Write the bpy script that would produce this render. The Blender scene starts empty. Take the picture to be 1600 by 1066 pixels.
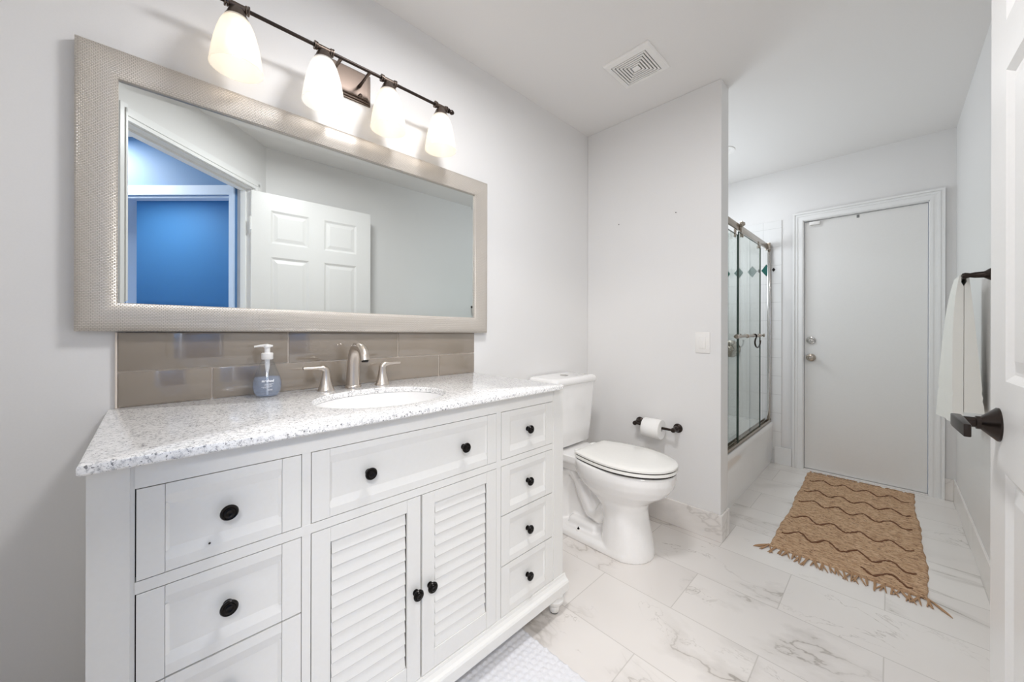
import bpy, bmesh, math, random
from math import sin, cos, pi, radians, sqrt
from mathutils import Vector, Matrix
random.seed(7)
S = bpy.context.scene
COL = S.collection

# ------------------------------------------------------------------ camera
cam_d = bpy.data.cameras.new('camera')
cam = bpy.data.objects.new('camera', cam_d); COL.objects.link(cam)
S.camera = cam
F_PX = 577.09
cam_d.sensor_fit = 'HORIZONTAL'; cam_d.sensor_width = 36.0
cam_d.lens = 36.0 * F_PX / 1600.0
cam_d.shift_x = 0.0
cam_d.shift_y = -(533.0 - 514.4) / 1600.0
cam_d.clip_start = 0.02
cam.matrix_world = (Matrix.Translation((1.4558, 0.0, 1.1177)) @ Matrix.Rotation(radians(45.7456), 4, 'Z')
                    @ Matrix.Rotation(radians(90), 4, 'X') @ Matrix.Rotation(radians(0.1354), 4, 'Z'))

# ------------------------------------------------------------------ world, view, light
W = bpy.data.worlds.new('world'); S.world = W; W.use_nodes = True
W.node_tree.nodes['Background'].inputs[0].default_value = (0.55, 0.7, 1.0, 1)
W.node_tree.nodes['Background'].inputs[1].default_value = 0.6
S.view_settings.view_transform = 'Standard'
S.view_settings.look = 'None'
S.view_settings.exposure = 0.33
S.view_settings.gamma = 1.0
S.view_settings.use_curve_mapping = False
cy = S.cycles
cy.use_denoising = True
cy.max_bounces = 12; cy.diffuse_bounces = 7; cy.glossy_bounces = 5; cy.transmission_bounces = 10
cy.transparent_max_bounces = 16
cy.caustics_reflective = False; cy.caustics_refractive = False
cy.sample_clamp_indirect = 6.0

def area_light(name, loc, rot, sx, sy, power, color):
    l = bpy.data.lights.new(name, 'AREA'); l.shape = 'RECTANGLE'; l.size = sx; l.size_y = sy
    l.energy = power; l.color = color
    o = bpy.data.objects.new(name, l); COL.objects.link(o); o.location = loc; o.rotation_euler = rot
    return o
# added fill lights, unseen: one in the hall, one in the next room
HALL_W, NEXT_W, ROOM_W, TUB_W, WIN_W, LAMP_W = 39.0, 8.0, 13.5, 3.0, 6.8, 0.035
HA = (1.723, 0.407)                        # hall frame: origin at the bathroom door's outer hinge corner
def hall(a, b, z=0.0):                     # a: away from the bathroom, b: along the doorway wall
    k = sqrt(0.5)
    return (HA[0] + k * (a - b), HA[1] - k * (a + b), z)
area_light('hall_fill_light', hall(1.15, 0.30, 2.42), (0, 0, radians(45)), 0.5, 0.5, HALL_W, (1.0, 0.95, 0.89))
# unseen ceiling lamp added as fill, and the recessed lamp over the tub
def disk_light(name, loc, size, power, color):
    o = area_light(name, loc, (0, 0, 0), size, size, power, color); o.data.shape = 'DISK'; return o
ROOM_FILL = (0.84, 0.76); TUB_LAMP = (0.575, 3.03)
disk_light('room_fill_light', (*ROOM_FILL, 2.368), 0.29, ROOM_W, (0.985, 0.985, 1.0))
disk_light('tub_downlight', (*TUB_LAMP, 2.432), 0.10, TUB_W, (0.95, 0.97, 1.0))
# cool fill standing in for daylight, set in an added unseen window
area_light('alcove_fill_light', (0.026, 3.02, 1.72), (0, radians(-90), 0), 0.50, 0.84, WIN_W, (0.86, 0.93, 1.0))
area_light('next_room_fill_light', hall(1.5, -0.62, 2.42), (0, 0, radians(45)), 0.6, 0.6, NEXT_W, (0.85, 0.93, 1.0))  # added light for the room beyond the hall

# ------------------------------------------------------------------ materials
def srgb(r, g, b):
    f = lambda c: (c/255)/12.92 if c/255 <= 0.04045 else (((c/255)+0.055)/1.055)**2.4
    return (f(r), f(g), f(b), 1.0)
class NT:
    def __init__(s, name):
        s.m = bpy.data.materials.new(name); s.m.use_nodes = True
        s.t = s.m.node_tree; s.bsdf = s.t.nodes['Principled BSDF']; s.out = s.t.nodes['Material Output']
    def n(s, typ, **kw):
        x = s.t.nodes.new(typ)
        for k, v in kw.items(): setattr(x, k, v)
        return x
    def put(s, sock, v):
        if isinstance(v, bpy.types.NodeSocket): s.t.links.new(v, sock)
        elif v is not None: sock.default_value = v
    def math(s, op, a, b=None, c=None):
        x = s.n('ShaderNodeMath', operation=op); s.put(x.inputs[0], a)
        if b is not None: s.put(x.inputs[1], b)
        if c is not None: s.put(x.inputs[2], c)
        return x.outputs[0]
    def coord(s):
        return s.n('ShaderNodeTexCoord').outputs['Object']
    def geo(s):
        return s.n('ShaderNodeNewGeometry').outputs['Position']
    def xyz(s, v):
        x = s.n('ShaderNodeSeparateXYZ'); s.put(x.inputs[0], v); return x.outputs
    def comb(s, a, b, c):
        x = s.n('ShaderNodeCombineXYZ'); s.put(x.inputs[0], a); s.put(x.inputs[1], b); s.put(x.inputs[2], c); return x.outputs[0]
    def mapping(s, v, scale=(1, 1, 1), loc=(0, 0, 0), rot=(0, 0, 0)):
        x = s.n('ShaderNodeMapping'); s.put(x.inputs[0], v); x.inputs['Location'].default_value = loc
        x.inputs['Rotation'].default_value = rot; x.inputs['Scale'].default_value = scale; return x.outputs[0]
    def noise(s, v, scale, detail=3, rough=0.5, dist=0.0):
        x = s.n('ShaderNodeTexNoise'); s.put(x.inputs['Vector'], v); x.inputs['Scale'].default_value = scale
        x.inputs['Detail'].default_value = detail; x.inputs['Roughness'].default_value = rough
        x.inputs['Distortion'].default_value = dist; return x.outputs[0]
    def voro(s, v, scale, out='Distance', feature='F1'):
        x = s.n('ShaderNodeTexVoronoi', feature=feature); s.put(x.inputs['Vector'], v); x.inputs['Scale'].default_value = scale
        return x.outputs[out]
    def ramp(s, v, pts):
        x = s.n('ShaderNodeValToRGB'); s.put(x.inputs[0], v); e = x.color_ramp.elements
        while len(e) < len(pts): e.new(0.5)
        for el, (p, c) in zip(e, pts): el.position = p; el.color = c
        return x.outputs[0]
    def mix(s, f, a, b):
        x = s.n('ShaderNodeMix', data_type='RGBA'); s.put(x.inputs[0], f); s.put(x.inputs[6], a); s.put(x.inputs[7], b); return x.outputs[2]
    def range(s, v, a, b, c, d):
        x = s.n('ShaderNodeMapRange'); s.put(x.inputs[0], v)
        for i, q in enumerate((a, b, c, d)): x.inputs[i+1].default_value = q
        return x.outputs[0]
    def bump(s, h, strength=0.3, dist=0.002):
        x = s.n('ShaderNodeBump'); s.put(x.inputs['Height'], h); x.inputs['Strength'].default_value = strength
        x.inputs['Distance'].default_value = dist; s.t.links.new(x.outputs[0], s.bsdf.inputs['Normal']); return x
    def set(s, color=None, rough=None, metal=None, **kw):
        if color is not None: s.put(s.bsdf.inputs['Base Color'], color)
        if rough is not None: s.put(s.bsdf.inputs['Roughness'], rough)
        if metal is not None: s.put(s.bsdf.inputs['Metallic'], metal)
        for k, v in kw.items(): s.put(s.bsdf.inputs[k.replace('_', ' ')], v)
        return s.m

def plain(name, col, rough=0.5, metal=0.0, nbump=0.0, nscale=80, **kw):
    t = NT(name); c = t.coord()
    n = t.noise(c, nscale, 3)
    col2 = tuple(min(1, x*1.04) for x in col[:3]) + (1,)
    cc = t.mix(n, col, col2)
    t.set(cc, rough, metal, **kw)
    if nbump: t.bump(n, nbump, 0.001)
    return t.m

M = {}
M['wall'] = plain('wall_paint', srgb(228, 227, 226), 0.45, nbump=0.06, nscale=220)
M['ceiling'] = plain('ceiling_paint', srgb(230, 228, 226), 0.6, nbump=0.05, nscale=160)
M['cabinet'] = plain('cabinet_lacquer', srgb(229, 228, 225), 0.35, nbump=0.03, nscale=120)
M['door'] = plain('door_paint', srgb(228, 227, 225), 0.35, nbump=0.03, nscale=120)
M['trim'] = plain('trim_paint', srgb(234, 234, 233), 0.3, nbump=0.02)
M['porcelain'] = plain('porcelain', srgb(238, 237, 236), 0.07, Coat_Weight=0.4)
M['seat'] = plain('seat_plastic', srgb(238, 237, 233), 0.18)
M['plastic'] = plain('white_plastic', srgb(236, 234, 231), 0.3)
M['black'] = plain('black_metal', srgb(26, 23, 22), 0.25, 0.7)
M['bronze'] = plain('oil_rubbed_bronze', srgb(52, 44, 40), 0.3, 0.75)
M['fixture'] = plain('brushed_bronze', srgb(104, 92, 84), 0.32, 0.85)
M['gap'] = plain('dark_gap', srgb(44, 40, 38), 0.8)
M['chrome'] = plain('chrome', srgb(205, 203, 200), 0.12, 1.0)
M['steel'] = plain('brushed_steel', srgb(170, 160, 148), 0.27, 1.0)
M['nickel'] = plain('brushed_nickel', srgb(214, 205, 196), 0.30, 1.0)
M['grout'] = plain('grout', srgb(226, 215, 203), 0.7)
M['paper'] = plain('tissue_paper', srgb(240, 239, 237), 0.85, nbump=0.2, nscale=300)
M['blue'] = plain('daylight_blue_wall', srgb(96, 160, 214), 0.6)  # blue of the daylight painted into the far room's walls
M['bluehall'] = plain('daylight_blue_hall', srgb(84, 126, 174), 0.6)  # hall wall colour carries the blue daylight
M['halltrim'] = plain('daylight_tinted_trim', srgb(186, 205, 232), 0.4)  # white trim with the bluish daylight cast mixed into its colour
M['hallfloor'] = plain('hall_floor', srgb(200, 196, 190), 0.4)
M['rubber'] = plain('rubber', srgb(30, 30, 30), 0.7)
M['label'] = plain('white_print', srgb(245, 245, 248), 0.5)
M['teal'] = plain('green_glass_tile', srgb(8, 84, 76), 0.12)
M['sticker'] = plain('grey_sticker', srgb(120, 120, 118), 0.5)

# marble floor tiles, 0.6 x 0.3 m
def marble(name, tiles=True):
    t = NT(name); p = t.geo(); x, y, z = t.xyz(p)
    base = srgb(235, 231, 227)
    if tiles:
        yy = t.math('ADD', y, 0.008)
        row = t.math('FLOOR', t.math('DIVIDE', yy, 0.3))
        odd = t.math('MODULO', row, 2.0)
        xs = t.math('ADD', t.math('SUBTRACT', x, 0.54 - 6.0), t.math('MULTIPLY', odd, 0.3))
        col = t.math('FLOOR', t.math('DIVIDE', xs, 0.6))
        fx = t.math('SUBTRACT', xs, t.math('MULTIPLY', col, 0.6))
        fy = t.math('SUBTRACT', yy, t.math('MULTIPLY', row, 0.3))
        dx = t.math('MINIMUM', fx, t.math('SUBTRACT', 0.6, fx))
        dy = t.math('MINIMUM', fy, t.math('SUBTRACT', 0.3, fy))
        d = t.math('MINIMUM', dx, dy)
        gm = t.range(d, 0.0010, 0.0022, 1.0, 0.0)
        ox = t.math('ADD', t.math('MULTIPLY', row, 3.7), t.math('MULTIPLY', col, 5.3))
        oy = t.math('MULTIPLY', t.math('ADD', row, col), 2.1)
        v = t.comb(t.math('ADD', x, ox), t.math('ADD', y, oy), z)
    else:
        v = t.mapping(p, loc=(3.45, 1.7, 0.45))
    vr = t.mapping(v, scale=(1.0, 2.3, 1.6), rot=(0, 0, radians(-38)))
    n1 = t.noise(vr, 0.85, 6, 0.55, 0.6)
    r1 = t.math('ABSOLUTE', t.math('SUBTRACT', n1, 0.5))
    vein = t.range(r1, 0.0, 0.009, 1.0, 0.0)
    wide = t.range(r1, 0.0, 0.045, 0.35, 0.0)
    n2 = t.noise(vr, 1.7, 6, 0.6, 0.9)
    r2 = t.math('ABSOLUTE', t.math('SUBTRACT', n2, 0.47))
    vein2 = t.range(r2, 0.0, 0.006, 1.0, 0.0)
    mask = t.range(t.noise(v, 1.7, 2), 0.44, 0.62, 0.0, 1.0)
    mask2 = t.range(t.noise(v, 2.3, 2, 0.5, 0.3), 0.52, 0.68, 0.0, 0.6)
    a = t.math('MULTIPLY', t.math('MAXIMUM', vein, wide), mask)
    b = t.math('MULTIPLY', vein2, mask2)
    f = t.math('MAXIMUM', a, b)
    f = t.math('MULTIPLY', f, 0.9 if tiles else 0.32)
    cloud = t.range(t.noise(v, 1.4, 3), 0.3, 0.75, 0.0, 1.0)
    c0 = t.mix(cloud, base, srgb(226, 221, 217))
    c1 = t.mix(f, c0, srgb(134, 124, 112))
    if tiles: c1 = t.mix(t.math('MULTIPLY', gm, 0.7), c1, srgb(194, 189, 183))
    t.set(c1, 0.2)
    t.bsdf.inputs['Specular IOR Level'].default_value = 0.45
    if tiles:
        t.bump(t.math('SUBTRACT', 1.0, gm), 0.25, 0.001)
    return t.m
M['floor'] = marble('marble_floor_tile')
M['marble'] = marble('marble_baseboard', False)

# square white ceramic tiles on a plane: u and v are world axes
def white_tile(name, axis):
    t = NT(name); x, y, z = t.xyz(t.geo()); u = x if axis == 'x' else y
    def edge(c, off):
        c = t.math('ADD', c, off)
        f = t.math('FRACT', t.math('DIVIDE', c, 0.1545))
        return t.math('MULTIPLY', t.math('MINIMUM', f, t.math('SUBTRACT', 1.0, f)), 0.1545)
    d = t.math('MINIMUM', edge(u, 5.18), edge(z, 4.952 - 0.1545*0 + 0.034))
    g = t.range(d, 0.0007, 0.0018, 1.0, 0.0)
    t.set(t.mix(t.math('MULTIPLY', g, 0.6), srgb(233, 233, 232), srgb(180, 180, 178)), 0.12)
    t.bump(t.math('SUBTRACT', 1.0, g), 0.3, 0.001)
    return t.m
M['tile_back'] = white_tile('white_wall_tile_back', 'x')
M['tile_side'] = white_tile('white_wall_tile_side', 'y')

def granite():
    t = NT('speckled_granite'); c = t.geo()
    n1 = t.noise(c, 120, 5, 0.75)
    n2 = t.noise(c, 300, 4, 0.7)
    n3 = t.noise(c, 26, 3, 0.6)
    a = t.ramp(n1, [(0.34, srgb(180, 180, 184)), (0.44, srgb(230, 229, 228)), (0.54, srgb(250, 249, 248))])
    th = t.range(n3, 0.35, 0.65, 0.375, 0.445)
    sp = t.range(t.math('SUBTRACT', n2, th), -0.035, 0.0, 1.0, 0.0)
    col = t.mix(t.math('MULTIPLY', sp, 0.7), a, srgb(96, 96, 104))
    v = t.xyz(t.voro(c, 340, 'Color'))[0]
    sp2 = t.math('MULTIPLY', t.range(v, 0.965, 0.975, 0.0, 1.0), 0.7)
    col = t.mix(sp2, col, srgb(60, 60, 66))
    t.set(col, 0.16); t.bsdf.inputs['Coat Weight'].default_value = 0.2
    t.bsdf.inputs['Coat Roughness'].default_value = 0.06
    return t.m
M['granite'] = granite()

def frame_mat():
    t = NT('woven_silver_frame'); c = t.geo(); x, y, z = t.xyz(c)
    # scale weave: offset small cells
    w = t.n('ShaderNodeTexBrick'); t.put(w.inputs['Vector'], t.comb(y, z, 0.0))
    w.inputs['Scale'].default_value = 1.0; w.inputs['Brick Width'].default_value = 0.0075
    w.inputs['Row Height'].default_value = 0.0042; w.inputs['Mortar Size'].default_value = 0.0009
    w.inputs['Mortar Smooth'].default_value = 1.0
    n = t.noise(c, 160, 3)
    h = t.math('SUBTRACT', t.math('MULTIPLY', n, 0.35), w.outputs['Fac'])
    col = t.mix(t.math('MULTIPLY', w.outputs['Fac'], 0.45), srgb(222, 215, 206), srgb(140, 129, 117))
    t.set(col, 0.36, 0.5); t.bump(h, 0.75, 0.0016)
    return t.m
M['frame'] = frame_mat()
t = NT('mirror_glass'); M['mirror'] = t.set((0.80, 0.835, 0.825, 1), 0.0, 1.0)

def tile_glass():
    t = NT('taupe_glass_tile'); c = t.geo()
    n = t.noise(c, 5, 2); n2 = t.noise(c, 14, 2)
    t.set(t.mix(n, srgb(137, 126, 113), srgb(144, 133, 120)), 0.05)
    t.bsdf.inputs['Coat Weight'].default_value = 1.0; t.bsdf.inputs['IOR'].default_value = 1.65
    t.bump(n2, 0.03, 0.001)
    return t.m
M['taupe'] = tile_glass()

def glass(name, col, thin=False, rough=0.0, ior=1.45):
    t = NT(name)
    if thin:   # flat panes: tinted see-through with a glossy sheen
        tr = t.n('ShaderNodeBsdfTransparent'); tr.inputs[0].default_value = col
        gl = t.n('ShaderNodeBsdfGlossy'); gl.inputs['Roughness'].default_value = 0.02
        lw = t.n('ShaderNodeLayerWeight'); lw.inputs[0].default_value = 0.5
        fr = t.math('MULTIPLY_ADD', t.math('POWER', lw.outputs['Facing'], 5.0), 0.9, 0.04)
        mx = t.n('ShaderNodeMixShader'); t.t.links.new(fr, mx.inputs[0])
        t.t.links.new(tr.outputs[0], mx.inputs[1]); t.t.links.new(gl.outputs[0], mx.inputs[2])
        t.t.links.new(mx.outputs[0], t.out.inputs[0])
    else:
        t.set(col, rough); t.bsdf.inputs['Transmission Weight'].default_value = 1.0; t.bsdf.inputs['IOR'].default_value = ior
    return t.m
M['pane'] = glass('shower_glass', (0.93, 0.955, 0.94, 1), True)
M['pane_edge'] = plain('glass_edge', srgb(58, 74, 66), 0.1)
M['bottle'] = glass('clear_plastic', (0.93, 0.95, 0.97, 1), True)
def soapmat():
    t = NT('blue_liquid_soap')
    tr = t.n('ShaderNodeBsdfTransparent'); tr.inputs[0].default_value = (0.86, 0.90, 0.97, 1)
    df = t.n('ShaderNodeBsdfDiffuse'); df.inputs[0].default_value = srgb(205, 212, 226)
    mx = t.n('ShaderNodeMixShader'); mx.inputs[0].default_value = 0.3
    t.t.links.new(tr.outputs[0], mx.inputs[1]); t.t.links.new(df.outputs[0], mx.inputs[2])
    t.t.links.new(mx.outputs[0], t.out.inputs[0]); return t.m
M['soap'] = soapmat()

def shademat(name, col, e):
    t = NT(name)
    tl = t.n('ShaderNodeBsdfTranslucent'); tl.inputs[0].default_value = (0.82, 0.79, 0.74, 1)
    tr = t.n('ShaderNodeBsdfTransparent'); tr.inputs[0].default_value = (0.95, 0.93, 0.9, 1)
    df = t.n('ShaderNodeBsdfPrincipled'); df.inputs['Base Color'].default_value = (0.9, 0.88, 0.85, 1); df.inputs['Roughness'].default_value = 0.25
    em = t.n('ShaderNodeEmission'); em.inputs[0].default_value = col; em.inputs[1].default_value = e
    m1 = t.n('ShaderNodeMixShader'); m1.inputs[0].default_value = 0.4
    t.t.links.new(tl.outputs[0], m1.inputs[1]); t.t.links.new(df.outputs[0], m1.inputs[2])
    m2 = t.n('ShaderNodeMixShader'); m2.inputs[0].default_value = 0.36
    t.t.links.new(m1.outputs[0], m2.inputs[1]); t.t.links.new(tr.outputs[0], m2.inputs[2])
    ad = t.n('ShaderNodeAddShader'); t.t.links.new(m2.outputs[0], ad.inputs[0]); t.t.links.new(em.outputs[0], ad.inputs[1])
    t.t.links.new(ad.outputs[0], t.out.inputs[0]); return t.m
M['shade_warm'] = shademat('frosted_shade_warm', (1.0, 0.88, 0.72, 1), 0.17)
M['shade_cool'] = shademat('frosted_shade_neutral', (0.97, 0.97, 0.97, 1), 0.17)
def emis(name, col, e):
    t = NT(name); t.set((0.9, 0.9, 0.9, 1), 0.5); t.bsdf.inputs['Emission Color'].default_value = col
    t.bsdf.inputs['Emission Strength'].default_value = e; return t.m
M['bulb_warm'] = emis('bulb_glow_warm', (1.0, 0.85, 0.68, 1), 1.6)
M['bulb_cool'] = emis('bulb_glow_neutral', (1.0, 0.97, 0.93, 1), 1.6)

WAVES = (3.496, 3.247, 3.033, 2.749, 2.503)
def jute():
    t = NT('woven_jute'); p = t.geo(); x, y, z = t.xyz(p)
    str_ = t.noise(t.mapping(p, scale=(34, 105, 28)), 1.0, 6, 0.75)
    br = t.noise(t.mapping(p, scale=(45, 120, 30)), 1.0, 4, 0.7)
    col = t.ramp(str_, [(0.28, srgb(140, 102, 72)), (0.44, srgb(188, 150, 116)), (0.58, srgb(214, 180, 146)), (0.75, srgb(236, 208, 176))])
    dk = t.range(br, 0.35, 0.45, 0.9, 0.0)
    col = t.mix(dk, col, srgb(92, 58, 38))
    t.set(col, 0.9)
    t.bump(t.math('ADD', str_, br), 0.7, 0.006)
    return t.m
M['jute'] = jute()
M['jute_dark'] = plain('dark_jute_cord', srgb(112, 74, 50), 0.9, nbump=0.4, nscale=300)
M['jute_fringe'] = plain('jute_fringe', srgb(176, 141, 108), 0.9, nbump=0.3, nscale=300)
def terry(name, col, sc, st):
    t = NT(name); c = t.geo(); n = t.noise(c, sc, 3, 0.6); t.set(t.mix(n, tuple(q*0.93 for q in col[:3])+(1,), col), 0.95)
    t.bsdf.inputs['Sheen Weight'].default_value = 0.2
    t.bump(n, st, 0.003); return t.m
M['towel'] = terry('towel_terry', srgb(240, 238, 232), 420, 0.4)
M['mat'] = terry('bath_mat_cotton', srgb(232, 232, 236), 300, 0.5)

# ------------------------------------------------------------------ mesh helpers
def nb(): return bmesh.new()
def add_box(bm, x0, x1, y0, y1, z0, z1):
    vs = [bm.verts.new((x, y, z)) for x in (x0, x1) for y in (y0, y1) for z in (z0, z1)]
    for f in ((0, 1, 3, 2), (4, 6, 7, 5), (0, 4, 5, 1), (2, 3, 7, 6), (0, 2, 6, 4), (1, 5, 7, 3)):
        bm.faces.new([vs[i] for i in f])
    return vs
def bevel(bm, w, seg=2):
    bmesh.ops.recalc_face_normals(bm, faces=bm.faces)
    es = [e for e in bm.edges if len(e.link_faces) == 2 and e.calc_face_angle(0) > 0.5]
    bmesh.ops.bevel(bm, geom=es, offset=w, segments=seg, profile=0.5, affect='EDGES', clamp_overlap=True)
    return bm
def box(x0, x1, y0, y1, z0, z1, bv=0.0, seg=2):
    bm = nb(); add_box(bm, min(x0, x1), max(x0, x1), min(y0, y1), max(y0, y1), min(z0, z1), max(z0, z1))
    if bv: bevel(bm, bv, seg)
    return bm
def add_lathe(bm, prof, mat=Matrix(), n=24, cap=True):
    rings = []
    for r, z in prof:
        if r < 1e-6: rings.append([bm.verts.new(mat @ Vector((0, 0, z)))])
        else: rings.append([bm.verts.new(mat @ Vector((r*cos(2*pi*i/n), r*sin(2*pi*i/n), z))) for i in range(n)])
    for a, b in zip(rings, rings[1:]):
        if len(a) == 1 and len(b) == 1: continue
        for i in range(n):
            j = (i+1) % n
            if len(a) == 1: bm.faces.new((a[0], b[j], b[i]))
            elif len(b) == 1: bm.faces.new((a[i], a[j], b[0]))
            else: bm.faces.new((a[i], a[j], b[j], b[i]))
    if cap:
        for rr, rev in ((rings[0], True), (rings[-1], False)):
            if len(rr) > 1: bm.faces.new(rr[::-1] if rev else rr)
    return bm
def lathe(prof, mat=Matrix(), n=24, cap=True): return add_lathe(nb(), prof, mat, n, cap)
def aim(origin, direction):
    d = Vector(direction).normalized()
    return Matrix.Translation(origin) @ d.to_track_quat('Z', 'Y').to_matrix().to_4x4()
def add_tube(bm, pts, rad, n=12, cap=True, flat=1.0):
    pts = [Vector(p) for p in pts]; k = len(pts)
    rads = rad if isinstance(rad, (list, tuple)) else [rad]*k
    tang = [(pts[min(i+1, k-1)] - pts[max(i-1, 0)]).normalized() for i in range(k)]
    up = Vector((0, 0, 1)) if abs(tang[0].z) < 0.9 else Vector((1, 0, 0))
    nrm = (up - tang[0]*up.dot(tang[0])).normalized(); rings = []
    for i in range(k):
        nrm = (nrm - tang[i]*nrm.dot(tang[i])).normalized(); bn = tang[i].cross(nrm)
        rings.append([bm.verts.new(pts[i] + rads[i]*(cos(2*pi*j/n)*nrm*flat + sin(2*pi*j/n)*bn)) for j in range(n)])
    for a, b in zip(rings, rings[1:]):
        for i in range(n):
            j = (i+1) % n; bm.faces.new((a[i], a[j], b[j], b[i]))
    if cap: bm.faces.new(rings[0][::-1]); bm.faces.new(rings[-1])
    return bm
def tube(pts, rad, n=12, cap=True, flat=1.0): return add_tube(nb(), pts, rad, n, cap, flat)
def add_prism(bm, poly, fn, h0, h1):     # poly of 2D points, fn(u, v, h) -> xyz
    a = [bm.verts.new(fn(u, v, h0)) for u, v in poly]; b = [bm.verts.new(fn(u, v, h1)) for u, v in poly]
    n = len(poly)
    for i in range(n):
        j = (i+1) % n; bm.faces.new((a[i], a[j], b[j], b[i]))
    bm.faces.new(a[::-1]); bm.faces.new(b)
    return bm
def loft(rings, cap=True):
    bm = nb(); R = [[bm.verts.new(p) for p in r] for r in rings]; n = len(R[0])
    for a, b in zip(R, R[1:]):
        for i in range(n):
            j = (i+1) % n; bm.faces.new((a[i], a[j], b[j], b[i]))
    if cap: bm.faces.new(R[0][::-1]); bm.faces.new(R[-1])
    return bm
def bez(p0, p1, p2, p3, n=12):
    p0, p1, p2, p3 = map(Vector, (p0, p1, p2, p3))
    return [(1-t)**3*p0 + 3*(1-t)**2*t*p1 + 3*(1-t)*t*t*p2 + t**3*p3 for t in [i/n for i in range(n+1)]]
def merge(*bms):
    out = nb()
    for b in bms:
        me = bpy.data.meshes.new('tmp'); b.to_mesh(me); b.free(); out.from_mesh(me); bpy.data.meshes.remove(me)
    return out

def wloc(o):
    v = Vector((0, 0, 0))
    while o is not None: v += o.location; o = o.parent
    return v
def obj(name, bm, mat, parent=None, smooth=False, label=None, angle=40):
    bmesh.ops.recalc_face_normals(bm, faces=bm.faces)
    # origin at the mesh's base centre
    xs = [v.co.x for v in bm.verts]; ys = [v.co.y for v in bm.verts]; zs = [v.co.z for v in bm.verts]
    c = Vector(((min(xs)+max(xs))/2, (min(ys)+max(ys))/2, min(zs)))
    bmesh.ops.translate(bm, verts=bm.verts, vec=-c)
    me = bpy.data.meshes.new(name); 
    if smooth:
        for f in bm.faces: f.smooth = True
        lim = radians(angle)
        for e in bm.edges:
            if len(e.link_faces) == 2 and e.calc_face_angle(0) > lim: e.smooth = False
    bm.to_mesh(me); bm.free()
    if mat is not None: me.materials.append(M[mat] if isinstance(mat, str) else mat)
    o = bpy.data.objects.new(name, me); COL.objects.link(o)
    o.location = c - (wloc(parent) if parent else Vector((0, 0, 0)))
    if parent: o.parent = parent
    if label: o['label'] = label
    return o
def tag(o, label, cat, group=None, kind=None):
    o['label'] = label; o['category'] = cat
    if group: o['group'] = group
    if kind: o['kind'] = kind
    return o
def thing(name, loc, label, cat, group=None):
    o = bpy.data.objects.new(name, None); COL.objects.link(o); o.location = loc; o.empty_display_size = 0.05
    return tag(o, label, cat, group)
def struct(name, bm, mat, label, cat='wall', smooth=False):
    o = obj(name, bm, mat, None, smooth); o['kind'] = 'structure'; o['label'] = label; o['category'] = cat; return o
def copy_tree(o, parent=None):
    c = o.copy(); COL.objects.link(c)
    if parent is not None: c.parent = parent
    for ch in list(o.children): copy_tree(ch, c)
    return c

# ------------------------------------------------------------------ room shell
H = 2.44; XR = 1.752; YT = 2.142; YT2 = 2.262; XE = 0.832; YB = 3.749; YF = -0.5
DC = (1.752, 0.592)                                   # corner of right wall and diagonal door wall
struct('floor', box(-0.1, XR+0.1, -0.6, YB+0.1, -0.1, 0.0), 'floor', 'white marble look tiled bathroom floor with grey veins', 'floor')
struct('ceiling', box(-0.1, XR+0.1, -0.6, YB+0.1, H, H+0.1), 'ceiling', 'smooth white bathroom ceiling', 'ceiling')
struct('wall_left', box(-0.1, 0.0, -0.6, YT2, 0, H), 'wall', 'light grey painted wall behind the vanity and mirror')
struct('wall_partition', box(0.0, XE, YT, YT2, 0, H, 0.003), 'wall', 'short white wall between the toilet and the tub')
struct('wall_alcove', merge(box(-0.1, 0.0, YT2, YB, 0, H)), 'tile_side', 'white tiled side wall of the tub alcove')
struct('wall_right', box(XR, XR+0.1, DC[1], YB, 0, H), 'wall', 'light grey painted wall with the towel bar')
struct('wall_front', box(0.0, 0.72, YF-0.1, YF, 0, H), 'wall', 'painted wall to the left of the vanity')
# back wall with the opening for the flush door
BX0, BX1, BZ = 0.963, 1.636, 1.99
bm = nb()
add_box(bm, -0.1, BX0, YB, YB+0.12, 0, H); add_box(bm, BX1, XR+0.1, YB, YB+0.12, 0, H); add_box(bm, BX0, BX1, YB, YB+0.12, BZ, H)
struct('wall_back', bm, 'wall', 'painted end wall around the flush white door')
bm = nb(); add_box(bm, 0.0, 0.822, YB-0.007, YB, 0.0, 2.03)
struct('trim_1', bevel(bm, 0.003, 2), 'tile_back', 'white square tiles beside the tub on the end wall', 'tiles')

K = sqrt(0.5)
def dg(s, n, z):      # diagonal wall frame: s along the wall from the corner, n outwards to the hall
    return Vector((DC[0] - K*s + K*n, DC[1] - K*s - K*n, z))
def dbox(bm, s0, s1, n0, n1, z0, z1):
    vs = [bm.verts.new(dg(s, n, z)) for s in (s0, s1) for n in (n0, n1) for z in (z0, z1)]
    for f in ((0, 1, 3, 2), (4, 6, 7, 5), (0, 4, 5, 1), (2, 3, 7, 6), (0, 2, 6, 4), (1, 5, 7, 3)):
        bm.faces.new([vs[i] for i in f])
DS0, DS1, DZ = 0.130, 0.985, 2.085                     # doorway in the diagonal wall
bm = nb(); dbox(bm, -0.0, DS0, 0, 0.11, 0, H); dbox(bm, DS1, 1.55, 0, 0.11, 0, H); dbox(bm, DS0, DS1, 0, 0.11, DZ, H)
struct('wall_diagonal', bm, 'wall', 'angled wall around the bathroom doorway')
bm = nb()   # casing and jamb of the bathroom doorway
dbox(bm, DS0-0.065, DS0-0.005, -0.014, 0.0, 0, DZ+0.065); dbox(bm, DS1+0.005, DS1+0.065, -0.014, 0.0, 0, DZ+0.065)
dbox(bm, DS0-0.005, DS1+0.005, -0.014, 0.0, DZ+0.005, DZ+0.065)
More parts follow.
